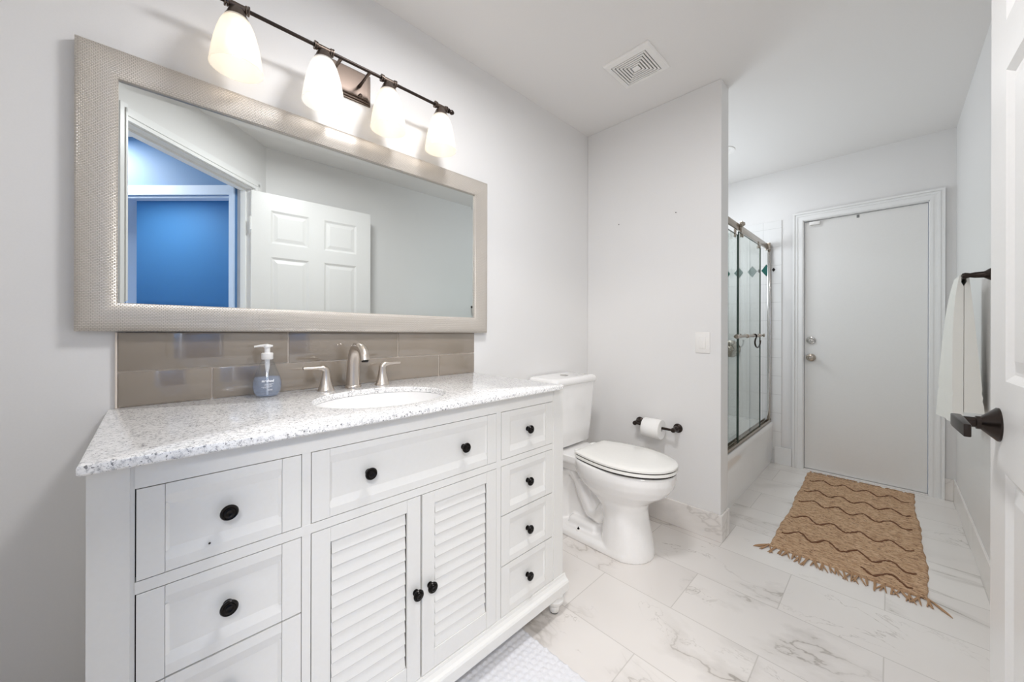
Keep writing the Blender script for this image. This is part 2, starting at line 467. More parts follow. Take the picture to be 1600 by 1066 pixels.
dbox(bm, DS0-0.065, DS0-0.005, 0.11, 0.124, 0, DZ+0.065); dbox(bm, DS1+0.005, DS1+0.065, 0.11, 0.124, 0, DZ+0.065)
dbox(bm, DS0-0.005, DS1+0.005, 0.11, 0.124, DZ+0.005, DZ+0.065)
dbox(bm, DS0-0.045, DS0-0.025, -0.019, -0.014, 0, DZ+0.045); dbox(bm, DS1+0.025, DS1+0.045, -0.019, -0.014, 0, DZ+0.045)
dbox(bm, DS0-0.045, DS1+0.045, -0.019, -0.014, DZ+0.025, DZ+0.045)
dbox(bm, DS0, DS0+0.012, 0.045, 0.08, 0, DZ-0.012); dbox(bm, DS1-0.012, DS1, 0.045, 0.08, 0, DZ-0.012); dbox(bm, DS0, DS1, 0.045, 0.08, DZ-0.012, DZ)
struct('trim_2', bm, 'trim', 'white casing of the bathroom doorway seen in the mirror', 'door casing')

# the hall outside and the blue room next to it
def hbox(bm, a0, a1, b0, b1, z0, z1):
    vs = [bm.verts.new(hall(a, b, z)) for a in (a0, a1) for b in (b0, b1) for z in (z0, z1)]
    for f in ((0, 1, 3, 2), (4, 6, 7, 5), (0, 4, 5, 1), (2, 3, 7, 6), (0, 2, 6, 4), (1, 5, 7, 3)):
        bm.faces.new([vs[i] for i in f])
bm = nb(); hbox(bm, 0, 2.2, -1.2, 1.5, -0.1, -0.001)
struct('floor_hall', bm, 'hallfloor', 'pale floor of the hall outside', 'floor')
bm = nb(); hbox(bm, 0.0, 2.2, -1.2, 1.5, H, H+0.1)
struct('ceiling_hall', bm, 'ceiling', 'white ceiling of the hall outside', 'ceiling')
bm = nb(); hbox(bm, 0.0, 0.035, -0.06, 0, 0, H); hbox(bm, 0.76, 2.2, -0.06, 0, 0, H); hbox(bm, 0.035, 0.76, -0.06, 0, 2.03, H)
struct('wall_hall_side', bm, 'bluehall', 'hall wall with another doorway seen in the mirror, blue daylight put into its colour')
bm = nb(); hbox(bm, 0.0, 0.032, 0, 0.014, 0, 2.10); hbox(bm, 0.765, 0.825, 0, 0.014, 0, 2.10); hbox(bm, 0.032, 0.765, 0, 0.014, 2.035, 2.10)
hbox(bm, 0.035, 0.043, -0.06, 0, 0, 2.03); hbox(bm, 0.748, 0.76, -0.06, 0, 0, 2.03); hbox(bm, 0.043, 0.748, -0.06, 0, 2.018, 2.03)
struct('trim_3', bm, 'halltrim', 'white casing of the doorway to the blue room, bluish daylight put into its colour', 'door casing')
bm = nb(); hbox(bm, 2.2, 2.3, -1.3, 1.5, 0, H); hbox(bm, 0.0, 2.2, 1.5, 1.6, 0, H)
struct('wall_hall_far', bm, 'wall', 'white far wall of the hall')
bm = nb(); hbox(bm, 0.0, 2.2, -1.3, -1.2, 0, H); hbox(bm, -0.1, 0.0, -1.3, -0.16, 0, H)
struct('wall_blue_room', bm, 'blue', 'wall of the room beyond the hall, blue daylight put into its colour')

# added window around the alcove's cool fill, out of view
bm = nb()
add_box(bm, 0.0, 0.030, 2.55, 2.60, 1.42, 2.02); add_box(bm, 0.0, 0.030, 3.44, 3.49, 1.42, 2.02)
add_box(bm, 0.0, 0.030, 2.60, 3.44, 1.42, 1.47); add_box(bm, 0.0, 0.030, 2.60, 3.44, 1.97, 2.02); add_box(bm, 0.0, 0.022, 3.01, 3.03, 1.47, 1.97)
add_box(bm, 0.0, 0.006, 2.60, 3.44, 1.47, 1.97)
struct('added_window', bm, 'trim', 'added unseen white framed window in the tub alcove side wall', 'window')

# baseboards of marble
def bboard(name, x0, x1, y0, y1, h=0.142):
    bm = box(x0, x1, y0, y1, 0, h, 0.002, 1)
    return struct(name, bm, 'marble', 'marble baseboard, ' + name.split('_')[1] + ' side', 'baseboard')
bboard('baseboard_partition', 0.0, XE+0.009, YT-0.009, YT)
bboard('baseboard_corner', XE, XE+0.009, YT, YT2)
bboard('baseboard_right', XR-0.010, XR, DC[1]+0.02, YB)
bboard('baseboard_back', 1.702, XR-0.010, YB-0.010, YB)
struct('baseboard_tile', box(0.775, 0.892, YB-0.016, YB-0.007, 0, 0.142, 0.002, 1), 'trim', 'white tile skirting between tub and door casing', 'baseboard')
bboard('baseboard_left', 0.0, 0.009, 1.20, YT-0.009)

# ------------------------------------------------------------------ back door
cas = nb()
def casing_profile(bm, x0, x1, z1, w, y):     # stepped casing around an opening
    for (o, i, d) in ((w, 0.0, 0.012), (w, w-0.014, 0.020), (w-0.02, w-0.032, 0.016), (0.016, 0.004, 0.015)):
        add_box(bm, x0-o, x0-i, y-d, y, 0, z1+i); add_box(bm, x1+i, x1+o, y-d, y, 0, z1+i)
        add_box(bm, x0-o, x1+o, y-d, y, z1+i, z1+o)
casing_profile(cas, BX0, BX1, BZ, 0.068, YB)
add_box(cas, BX0-0.001, BX0+0.004, YB-0.004, YB+0.12, 0, BZ); add_box(cas, BX1-0.004, BX1+0.001, YB-0.004, YB+0.12, 0, BZ); add_box(cas, BX0, BX1, YB-0.004, YB+0.12, BZ-0.004, BZ)
struct('trim_4', cas, 'trim', 'white stepped casing around the flush door', 'door casing')
dslab = box(BX0+0.006, BX1-0.006, YB+0.020, YB+0.060, 0.009, BZ-0.007, 0.002, 1)
door1 = struct('door_1', dslab, 'door', 'closed flush white door at the end of the room', 'door')
def toY(x, y, z): return aim((x, y, z), (0, -1, 0))
dy = YB + 0.020
o = obj('deadbolt', lathe([(0.030, 0), (0.030, 0.004), (0.026, 0.009), (0.021, 0.010), (0.020, 0.007), (0.0, 0.007)], toY(1.010, dy, 1.034), 28), 'chrome', door1, True)
obj('thumb_turn', box(1.003, 1.024, dy-0.022, dy-0.006, 1.029, 1.038, 0.003), 'chrome', o, True)
o = obj('door_knob', lathe([(0.030, 0), (0.030, 0.004), (0.024, 0.008), (0.012, 0.012), (0.011, 0.03), (0.022, 0.036), (0.027, 0.046), (0.025, 0.056), (0.014, 0.060), (0.0, 0.058)], toY(1.010, dy, 0.897), 28), 'steel', door1, True)
obj('key_button', lathe([(0.006, 0), (0.006, 0.004), (0, 0.004)], toY(1.010, dy-0.057, 0.897), 14), 'chrome', o, True)
obj('threshold', box(BX0+0.004, BX1-0.004, YB-0.002, YB+0.10, 0, 0.006, 0.002), 'marble', door1)
tag(obj('door_sensor', box(1.000, 1.066, dy-0.026, dy, 1.948, 1.974, 0.004), 'plastic', None, True),
    'small white plastic contact sensor at top left of the flush door', 'sensor')
tag(obj('sticker', box(1.275, 1.290, dy-0.0015, dy, 1.955, 1.977), 'sticker'),
    'tiny grey square sticker at the top of the flush door', 'sticker')

# ------------------------------------------------------------------ open six-panel entry door
P1 = Vector((1.640, 0.488)); P0 = Vector((1.607, 1.305))
dd = (P1 - P0).normalized()                     # from free edge towards hinge
dn = Vector((-dd.y, dd.x))
if dn.x > 0: dn = -dn                            # face normal to the room (-x)
DWID = (P1 - P0).length; DTH = 0.035; DH = 2.072
def dp(s, n, z): q = P0 + dd*s + dn*n; return (q.x, q.y, z)
def sbox(bm, s0, s1, n0, n1, z0, z1):
    vs = [bm.verts.new(dp(s, n, z)) for s in (s0, s1) for n in (n0, n1) for z in (z0, z1)]
    for f in ((0, 1, 3, 2), (4, 6, 7, 5), (0, 4, 5, 1), (2, 3, 7, 6), (0, 2, 6, 4), (1, 5, 7, 3)):
        bm.faces.new([vs[i] for i in f])
def grid_face_with_panels(bm, emit, S, Z, panels, depth, mould, raise_w, sgn):
    """front face split on a grid; each panel cell is sunk, then its field raised again"""
    ss = sorted(set([0, S] + [p[0] for p in panels] + [p[1] for p in panels]))
    zs = sorted(set(list(Z) + [p[2] for p in panels] + [p[3] for p in panels]))
    for i in range(len(ss)-1):
        for j in range(len(zs)-1):
            a, b, c, d = ss[i], ss[i+1], zs[j], zs[j+1]
            ins = any(p[0] <= a+1e-6 and b <= p[1]+1e-6 and p[2] <= c+1e-6 and d <= p[3]+1e-6 for p in panels)
            if not ins: bm.faces.new([bm.verts.new(emit(*q)) for q in ((a, 0, c), (b, 0, c), (b, 0, d), (a, 0, d))])
    for (a, b, c, d) in panels:
        lv = [(0, 0), (mould, -depth), (mould+0.006, -depth), (mould+0.006+raise_w, -depth*0.35)]
        rings = []
        for off, n in lv:
            rings.append([bm.verts.new(emit(*q)) for q in ((a+off, n, c+off), (b-off, n, c+off), (b-off, n, d-off), (a+off, n, d-off))])
        for r0, r1 in zip(rings, rings[1:]):
            for k in range(4): bm.faces.new((r0[k], r0[(k+1) % 4], r1[(k+1) % 4], r1[k]))
        bm.faces.new(rings[-1])
bm = nb()
st, ml = 0.113, 0.105; pw = (DWID - 2*st - ml)/2
cols = ((st, st+pw), (st+pw+ml, DWID-st)); rows = ((0.235, 0.838), (1.018, 1.626), (1.722, 1.955))
panels = [(a, b, c, d) for a, b in cols for c, d in rows]
grid_face_with_panels(bm, lambda s, n, z: dp(s, n, z), DWID, (0.012, DH), panels, 0.009, 0.014, 0.022, 1)
grid_face_with_panels(bm, lambda s, n, z: dp(s, -DTH - n, z), DWID, (0.012, DH), panels, 0.009, 0.014, 0.022, 1)
for (s0, s1, z0, z1) in ((0, 0, 0.012, DH), (DWID, DWID, 0.012, DH)):
    bm.faces.new([bm.verts.new(dp(*q)) for q in ((s0, 0, z0), (s0, -DTH, z0), (s0, -DTH, z1), (s0, 0, z1))])
for z in (0.012, DH):
    bm.faces.new([bm.verts.new(dp(*q)) for q in ((0, 0, z), (DWID, 0, z), (DWID, -DTH, z), (0, -DTH, z))])
bmesh.ops.remove_doubles(bm, verts=bm.verts, dist=0.0004)
door2 = struct('door_2', bm, 'door', 'open white six panel door at the right edge of the view', 'door')
HZ = 0.925
c0 = Vector(dp(0.068, 0, HZ)); nv = Vector((dn.x, dn.y, 0)); dv = Vector((dd.x, dd.y, 0))
o = obj('door_handle', merge(
    lathe([(0.034, 0.0), (0.034, 0.003), (0.031, 0.006), (0.015, 0.022), (0.0135, 0.024)], aim(c0, nv), 28),
    lathe([(0.0135, 0.020), (0.0135, 0.030), (0.0105, 0.031), (0.0105, 0.058)], aim(c0, nv), 24)), 'bronze', door2, True)
hx = nb(); a0 = c0 + nv*0.052
def lp(s, n, z): return a0 + dv*s + nv*n + Vector((0, 0, z))
poly = [(-0.013, -0.004), (-0.013, 0.011), (0.010, 0.012), (0.115, 0.009), (0.115, -0.001), (0.02, -0.004)]
add_prism(hx, poly, lambda u, v, h: lp(u, v, h), -0.0125, 0.0125)
obj('lever', bevel(hx, 0.002, 2), 'bronze', o, True)
bm = nb(); sbox(bm, -0.002, 0.0, -0.030, -0.006, HZ-0.028, HZ+0.028)
obj('latch_plate', bm, 'bronze', door2)
for hzz in (0.25, 1.05, 1.80):
    q = dp(DWID+0.004, 0.002, hzz)
    obj('hinge', merge(lathe([(0.0055, 0), (0.0055, 0.09)], Matrix.Translation(q), 12)), 'trim', door2, True, 'painted white hinge')

# ------------------------------------------------------------------ bathtub and sliding glass doors
TX = 0.765; TZ = 0.345; TY0, TY1 = YT2+0.003, YB-0.010
def rr(x0, x1, y0, y1, r, z, n=6):
    pts = []
    for cx_, cy_, a in ((x1-r, y1-r, 0), (x0+r, y1-r, 90), (x0+r, y0+r, 180), (x1-r, y0+r, 270)):
        for k in range(n+1):
            t_ = radians(a + 90*k/n); pts.append(Vector((cx_ + r*cos(t_), cy_ + r*sin(t_), z)))
    return pts
x0, x1, y0, y1 = 0.003, TX, TY0, TY1
bm = loft([rr(x0, x1-0.012, y0, y1, 0.01, 0.0), rr(x0, x1-0.006, y0, y1, 0.01, 0.05), rr(x0, x1, y0, y1, 0.012, TZ-0.04), rr(x0, x1, y0, y1, 0.012, TZ-0.01),
           rr(x0, x1-0.008, y0, y1, 0.012, TZ), rr(x0+0.07, x1-0.085, y0+0.09, y1-0.09, 0.10, TZ), rr(x0+0.085, x1-0.10, y0+0.11, y1-0.10, 0.11, TZ-0.02),
           rr(x0+0.12, x1-0.14, y0+0.20, y1-0.15, 0.12, 0.07), rr(x0+0.16, x1-0.18, y0+0.26, y1-0.19, 0.10, 0.05)])
tub = tag(obj('bathtub', bm, 'porcelain', None, True), 'white alcove bathtub behind the sliding glass doors', 'bathtub')
enc = thing('shower_enclosure', (0.735, YT2, TZ), 'brushed steel frame holding two sliding glass panels on the bathtub rim', 'shower doors')
e0, e1 = YT2+0.004, YB-0.012
trk = nb(); add_box(trk, 0.705, 0.752, e0, e1, TZ+0.001, TZ+0.007)
for xa in (0.705, 0.7265, 0.749): add_box(trk, xa, xa+0.003, e0, e1, TZ+0.006, TZ+0.022)
obj('bottom_track', trk, 'steel', enc)
RZ = 1.815
obj('top_rail', box(0.722, 0.736, e0, e1, RZ-0.022, RZ+0.022, 0.003), 'steel', enc, True)
obj('wall_post', box(0.726, 0.748, e1-0.016, e1, TZ+0.007, RZ+0.030, 0.002), 'chrome', enc, True)
obj('rail_bracket', box(0.716, 0.752, e1-0.05, e1-0.017, RZ-0.028, RZ+0.030, 0.003), 'steel', enc, True)
obj('wall_post', box(0.712, 0.752, e0, e0+0.024, TZ+0.007, RZ+0.030, 0.003), 'steel', enc, True)
def panel(x, ya, yb, bracket, rollers):
    p = obj('glass_panel', box(x-0.0001, x+0.0001, ya+0.003, yb-0.003, TZ+0.012, RZ-0.045), 'pane', enc)
    ed = nb()
    for yy in (ya, yb-0.003): add_box(ed, x-0.004, x+0.004, yy, yy+0.003, TZ+0.012, RZ-0.045)
    add_box(ed, x-0.004, x+0.004, ya, yb, RZ-0.045, RZ-0.042)
    obj('glass_edge', ed, 'pane_edge', p)
    for yy in rollers:
        r = nb()
        if bracket:
            add_lathe(r, [(0.022, 0), (0.022, 0.012), (0.014, 0.017), (0.011, 0.026), (0.0, 0.028)], aim((0.739, yy, RZ+0.020), (1, 0, 0)), 20)
            add_box(r, 0.7385, 0.749, yy-0.012, yy+0.012, RZ-0.066, RZ+0.02)
            add_lathe(r, [(0.013, 0), (0.013, 0.008), (0.0, 0.010)], aim((0.748, yy, RZ-0.058), (1, 0, 0)), 18)
        else:
            add_lathe(r, [(0.016, 0), (0.016, 0.010), (0.0, 0.012)], aim((0.719, yy, RZ+0.018), (-1, 0, 0)), 18)
            add_box(r, 0.709, 0.7195, yy-0.010, yy+0.010, RZ-0.066, RZ+0.02)
        obj('roller', r, 'steel', p, True)
    return p
pa = panel(0.714, e0+0.02, 2.90, False, (2.36, 2.84))
pb = panel(0.744, 2.80, 3.39, True, (2.87,))
obj('roller', merge(box(0.7385, 0.749, 3.33, 3.35, RZ-0.070, RZ-0.020, 0.002), lathe([(0.012, 0), (0.012, 0.008), (0.0, 0.010)], aim((0.748, 3.34, RZ-0.062), (1, 0, 0)), 18)), 'steel', pb, True)
def pull(x, ya, yb, z, par, d=1):
    b = nb(); add_tube(b, [(x+0.045*d, ya-0.012, z), (x+0.045*d, yb+0.012, z)], 0.0085, 14)
    for yy in (ya, yb):
        add_lathe(b, [(0.014, 0), (0.014, 0.004), (0.007, 0.008), (0.007, 0.040)], aim((x+0.004*d, yy, z), (d, 0, 0)), 16)
        add_lathe(b, [(0.0, -0.014), (0.013, -0.010), (0.013, 0.010), (0.0, 0.014)], aim((x+0.045*d, yy, z), (0, 1, 0)), 16)
    return obj('towel_bar', b, 'steel', par, True)
pull(0.744, 2.84, 3.16, 1.075, pb)
b = tube([(0.789, 2.56, 1.075), (0.789, 2.83, 1.075)], 0.0085, 14)
add_lathe(b, [(0.0, -0.014), (0.014, -0.010), (0.014, 0.010), (0.0, 0.014)], aim((0.789, 2.60, 1.075), (0, 1, 0)), 16)
obj('bar_end', b, 'steel', pb, True)
obj('door_pull', lathe([(0.012, 0), (0.012, 0.004), (0.006, 0.008), (0.006, 0.02), (0.013, 0.026), (0.013, 0.034), (0, 0.037)], aim((0.748, 3.35, 1.075), (1, 0, 0)), 18), 'steel', pb, True)
hk = thing('shower_hook', (0.79, 2.98, 1.085), 'curved steel hook hanging on the towel bar of the shower door', 'hook')
pts = [(0.797, 3.07+0.075*cos(radians(a)), 1.030+0.038*sin(radians(a))) for a in range(110, 371, 20)]
obj('hook_arm', tube([(0.789, 3.02, 1.0875), (0.797, 3.03, 1.082)] + pts, [0.005]*(len(pts)+2), 10), 'bronze', hk, True)
obj('hook_tip', lathe([(0, -0.006), (0.006, -0.003), (0.007, 0.002), (0, 0.007)], Matrix.Translation(pts[-1]), 12), 'bronze', hk, True)
# shower valve and diamond accent tiles on the end wall
vl = thing('shower_valve', (0.45, YB-0.007, 0.95), 'round brushed shower valve on the tiled end wall, behind the glass', 'shower valve')
obj('escutcheon', lathe([(0.075, 0), (0.074, 0.006), (0.060, 0.012), (0.032, 0.016)], toY(0.45, YB-0.007, 0.945), 32), 'steel', vl, True)
obj('valve_handle', merge(lathe([(0.030, 0.014), (0.028, 0.05), (0.022, 0.056), (0, 0.058)], toY(0.45, YB-0.007, 0.945), 28),
    tube([(0.45, YB-0.05, 0.945), (0.45, YB-0.07, 1.01)], [0.008, 0.006], 10)), 'steel', vl, True)
def diamond(x, z, w, col):
    bm = nb(); add_prism(bm, [(x-w, z), (x, z-w*1.38), (x+w, z), (x, z+w*1.38)], lambda u, v, h: (u, YB-0.007-h, v), 0.0003, 0.003)
    return obj('accent_tile', bm, col)
for i, x in enumerate((0.300, 0.405, 0.508, 0.612, 0.714)):
    lab = ['dark green diamond accent tile, fifth from the shower post', 'dark green diamond accent tile, fourth from the shower post',
           'green diamond accent tile at the edge where the glass panels overlap', 'pale green diamond tile seen through the sliding glass, second from the post',
           'vivid dark green diamond tile nearest the shower post'][i]
    tag(diamond(x, 1.622, 0.036, 'teal'), lab, 'tile', 'green diamond accent tiles')
for i, x in enumerate((0.662, 0.766)):
    tag(diamond(x, 1.622, 0.012, 'black'), ['tiny black diamond dot between the two greenest diamonds', 'tiny black diamond dot on white tile outside the shower post'][i], 'tile', 'black diamond dots')

# ------------------------------------------------------------------ vanity
VX = 0.540; VY0, VY1 = -0.077, 1.179
van = thing('vanity_cabinet', (0.27, 0.55, 0), 'white double door vanity with louvred doors, drawers and black knobs', 'vanity')
car = nb()
YP0, YP1 = -0.021, 1.113                              # inner sides of the corner posts
ZB, ZT = 0.142, 0.882
add_box(car, 0.01, VX-0.022, VY0+0.004, VY1-0.004, 0.115, 0.15)       # carcass: bottom, back and sides
add_box(car, 0.01, 0.02, VY0+0.004, VY1-0.004, 0.15, ZT)
add_box(car, 0.01, VX-0.022, VY0+0.004, VY0+0.022, 0.15, ZT); add_box(car, 0.01, VX-0.022, VY1-0.022, VY1-0.004, 0.15, ZT)
add_box(car, 0.515, VX, VY0, YP0-0.006, 0.11, ZT); add_box(car, 0.515, VX-0.003, YP0-0.006, YP0, 0.11, ZT)
add_box(car, 0.515, VX-0.003, YP1, YP1+0.008, 0.11, ZT); add_box(car, 0.515, VX, YP1+0.008, VY1, 0.11, ZT)
add_box(car, 0.515, VX, YP0, YP1, 0.838, ZT)                          # top rail
add_box(car, 0.515, VX, YP0, YP1, 0.654, 0.675)                       # rail below the first drawers
add_box(car, 0.515, VX, YP0, YP1, 0.11, ZB)                           # bottom rail
for a, b in ((0.240, 0.258), (0.822, 0.842)): add_box(car, 0.52, VX-0.0006, a, b, 0.1415, 0.839)
obj('body', car, 'cabinet', van)
obj('shadow_gap', box(VX-0.0225, VX-0.020, YP0, YP1, ZB, 0.838), 'gap', van)
# base moulding with a cove
poly = [(0.0, 0.080), (0.022, 0.080), (0.022, 0.112), (0.018, 0.118), (0.010, 0.123), (0.004, 0.132), (0.002, 0.140), (0.0, 0.140)]
mo = nb(); add_prism(mo, poly, lambda u, v, h: (VX+u, h, v), VY0-0.012, VY1+0.012)
add_box(mo, 0.02, VX, VY0-0.012, VY1+0.012, 0.080, 0.113)
obj('base_moulding', mo, 'cabinet', van)
def foot(x, y):
    f = obj('leg', lathe([(0.036, 0.080), (0.036, 0.072), (0.024, 0.069), (0.030, 0.064), (0.038, 0.055), (0.037, 0.045), (0.027, 0.034), (0.021, 0.030), (0.022, 0.026), (0.019, 0.006), (0.018, 0.005)], Matrix.Translation((x, y, 0)), 28), 'cabinet', van, True)
    obj('glide_pad', lathe([(0.016, 0.0), (0.017, 0.005)], Matrix.Translation((x, y, 0)), 20), 'rubber', f, True)
for x, y in ((0.526, 1.143), (0.526, -0.040), (0.06, 1.135), (0.06, -0.035)): foot(x, y)

def front(emit_poly, y0, y1, z0, z1, stile, rail_t, rail_b, slope=0.020, depth=0.0055, name='drawer'):
    """drawer front: proud stiles and rails, sloped inner edge, sunk field"""
    g = 0.0018
    a, b, c, d = y0+g, y1-g, z0+g, z1-g
    bm = nb()
    def quad(*q): bm.faces.new([bm.verts.new(v) for v in q])
    X1 = VX + 0.0005; X0 = VX - 0.018
    ia, ib, ic, id_ = a+stile, b-stile, c+rail_b, d-rail_t
    for (p, q, r, s) in ((a, ia-0.0007, c, d), (ib+0.0007, b, c, d)):
        add_box(bm, X0, X1, p, q, r, s)
    add_box(bm, X0, X1-0.0006, ia, ib, c, ic-slope); add_box(bm, X0, X1-0.0006, ia, ib, id_+slope, d)
    XF = X1 - depth
    add_box(bm, X0, XF, ia-0.001, ib+0.001, c+0.002, d-0.002)
    # sloped rails
    add_prism(bm, [(ic-slope, X1-0.0006), (ic, XF), (ic, X0), (ic-slope, X0)], lambda u, v, h: (v, h, u), ia, ib)
    add_prism(bm, [(id_+slope, X1-0.0006), (id_, XF), (id_, X0), (id_+slope, X0)], lambda u, v, h: (v, h, u), ia, ib)
    # sloped stiles at the field ends
    s2 = 0.006
    add_prism(bm, [(ia, X1-0.002), (ia+s2, XF), (ia, XF)], lambda u, v, h: (v, u, h), ic-0.004, id_+0.004)
    add_prism(bm, [(ib, X1-0.002), (ib-s2, XF), (ib, XF)], lambda u, v, h: (v, u, h), ic-0.004, id_+0.004)
    return obj(name, bm, 'cabinet', van), XF
def knob(y, z, par, x):
    k = obj('knob', lathe([(0.0085, 0.0), (0.0085, 0.002), (0.0055, 0.004), (0.005, 0.012), (0.0145, 0.015), (0.0152, 0.018), (0.0135, 0.021), (0.0105, 0.0205), (0.0095, 0.0225), (0.006, 0.0235), (0.0045, 0.0225), (0.0, 0.0225)],
                          aim((x, y, z), (1, 0, 0)), 28), 'black', par, True, 'round black ringed knob')
    return k
for (z0, z1, kz) in ((0.675, 0.838, 0.757), (0.485, 0.654, 0.570), (0.314, 0.485, 0.397), (0.142, 0.314, 0.228)):
    for (y0, y1, sl, sr, ky) in ((YP0, 0.240, 0.037, 0.037, 0.109), (0.842, YP1, 0.040, 0.039, 0.9765)):
        d_, xf = front(None, y0, y1, z0, z1, sl, 0.040, 0.040)
        knob(ky, kz, d_, xf)
d_, xf = front(None, 0.258, 0.822, 0.675, 0.838, 0.039, 0.036, 0.040)
knob(0.392, 0.756, d_, xf); knob(0.688, 0.755, d_, xf)
obj('screw_hole', lathe([(0.0020, 0), (0.0018, 0.0008)], aim((VX-0.0002, 0.080, 0.7035), (1, 0, 0)), 10), 'gap', van, False, 'tiny dark hole low on the top left drawer')

def louvre_door(y0, y1, ky):
    g = 0.0018; a, b, c, d = y0+g, y1-g, 0.142+g, 0.652
    st_ = 0.041; X1 = VX+0.0005; X0 = VX-0.018
    bm = nb()
    add_box(bm, X0, X1, a, a+st_-0.0006, c, d); add_box(bm, X0, X1, b-st_+0.0006, b, c, d)
    add_box(bm, X0, X1-0.0005, a+st_, b-st_, c, 0.196); add_box(bm, X0, X1-0.0005, a+st_, b-st_, 0.618, d)
    add_box(bm, X0, X0+0.003, a+st_, b-st_, 0.19, 0.62)
    p = obj('door', bm, 'cabinet', van)
    sl = nb(); n = 13; h = (0.618-0.196)/n
    for i in range(n):
        zc = 0.196 + h*i
        add_prism(sl, [(X0+0.003, zc), (X1-0.0035, zc+0.0005), (X1-0.003, zc+0.002), (X1-0.0068, zc+h), (X0+0.003, zc+h)],
                  lambda u, v, q: (u, q, v), a+st_+0.003, b-st_-0.003)
    obj('louvres', sl, 'cabinet', p)
    e = nb()
    for q in (a+st_+0.0005, b-st_-0.0025): add_box(e, X1-0.014, X1-0.006, q, q+0.002, 0.20, 0.612)
    obj('louvre_gap', e, 'gap', p)
    knob(ky, 0.390, p, X1)
louvre_door(0.258, 0.539, 0.522)
louvre_door(0.541, 0.822, 0.567)

# granite worktop with an elliptical sink hole
CZ0, CZ1 = 0.884, 0.902; CX0, CX1, CY0, CY1 = 0.001, 0.568, -0.085, 1.146
sc, sa, sb = (0.318, 0.533), 0.168, 0.205
N = 72
def rect_pt(a_):
    dx, dy_ = cos(a_), sin(a_)
    tx = ((CX1 if dx > 0 else CX0) - sc[0])/dx if abs(dx) > 1e-9 else 1e9
    ty = ((CY1 if dy_ > 0 else CY0) - sc[1])/dy_ if abs(dy_) > 1e-9 else 1e9
    t_ = min(tx, ty); return (sc[0]+dx*t_, sc[1]+dy_*t_)
angs = [2*pi*i/N for i in range(N)]
for cxn, cyn in ((CX0, CY0), (CX0, CY1), (CX1, CY0), (CX1, CY1)): angs.append(math.atan2(cyn-sc[1], cxn-sc[0]) % (2*pi))
angs = sorted(set(round(a, 6) for a in angs))
def ell(k, z): return [Vector((sc[0] + sa*k*cos(a), sc[1] + sb*k*sin(a), z)) for a in ANG2]
ANG2 = [math.atan2(sin(a)*sa, cos(a)*sb) for a in angs]      # same direction on the ellipse
rp = [rect_pt(a) for a in angs]
def inset(p, w):
    return (min(max(p[0], CX0+w), CX1-w), min(max(p[1], CY0+w), CY1-w))
R = [ell(1.0, CZ0), ell(1.0, CZ1-0.003), ell(1.012, CZ1), [Vector((*inset(p, 0.005), CZ1)) for p in rp], [Vector((*inset(p, 0.0015), CZ1-0.0015)) for p in rp],
     [Vector((*p, CZ1-0.005)) for p in rp], [Vector((*p, CZ0+0.003)) for p in rp], [Vector((*inset(p, 0.003), CZ0)) for p in rp], ell(1.0, CZ0)]
bm = loft(R, False); bmesh.ops.remove_doubles(bm, verts=bm.verts, dist=0.00001)
tag(obj('countertop', bm, 'granite', None, True, angle=30), 'speckled grey and white granite worktop on the vanity', 'countertop')
# undermount basin
rings = []
for k, z in ((1.04, CZ0-0.001), (1.0, CZ0-0.001), (0.985, CZ0-0.02), (0.95, 0.83), (0.86, 0.775), (0.65, 0.745), (0.3, 0.735), (0.12, 0.733), (0.01, 0.733)):
    rings.append([Vector((sc[0] + sa*k*cos(a), sc[1] + sb*k*sin(a), z)) for a in [2*pi*i/48 for i in range(48)]])
bm = loft(rings, False)
sink = tag(obj('sink', bm, 'porcelain', None, True, angle=70), 'white oval undermount basin set in the granite worktop', 'sink')
md = sink.modifiers.new('thick', 'SOLIDIFY'); md.thickness = 0.006; md.offset = -1
obj('drain', lathe([(0.024, 0.730), (0.024, 0.736), (0.018, 0.737), (0.0, 0.734)], Matrix.Translation((sc[0], sc[1], 0)), 24), 'chrome', sink, True)

# ------------------------------------------------------------------ backsplash of taupe glass tiles
bs = thing('backsplash', (0.004, 0.54, CZ1), 'taupe glossy glass tile backsplash between worktop and mirror', 'backsplash')
BY0, BY1, BZ1 = -0.067, 1.149, 1.106
obj('grout_bed', box(0.0, 0.005, BY0, BY1, CZ1, BZ1), 'grout', bs)
for row, (z0, z1, js) in enumerate(((CZ1+0.002, 0.9970, (0.132, 0.537, 0.943)), (1.0012, BZ1, (0.336, 0.742)))):
    e = [BY0] + list(js) + [BY1]
    for a, b in zip(e, e[1:]):
        obj('glass_tile', box(0.003, 0.0095, a+0.0018, b-0.0018, z0, z1, 0.0016, 2), 'taupe', bs, True)
obj('edge_bead', box(0.0, 0.0097, BY0-0.004, BY0, CZ1, BZ1, 0.001), 'grout', bs)

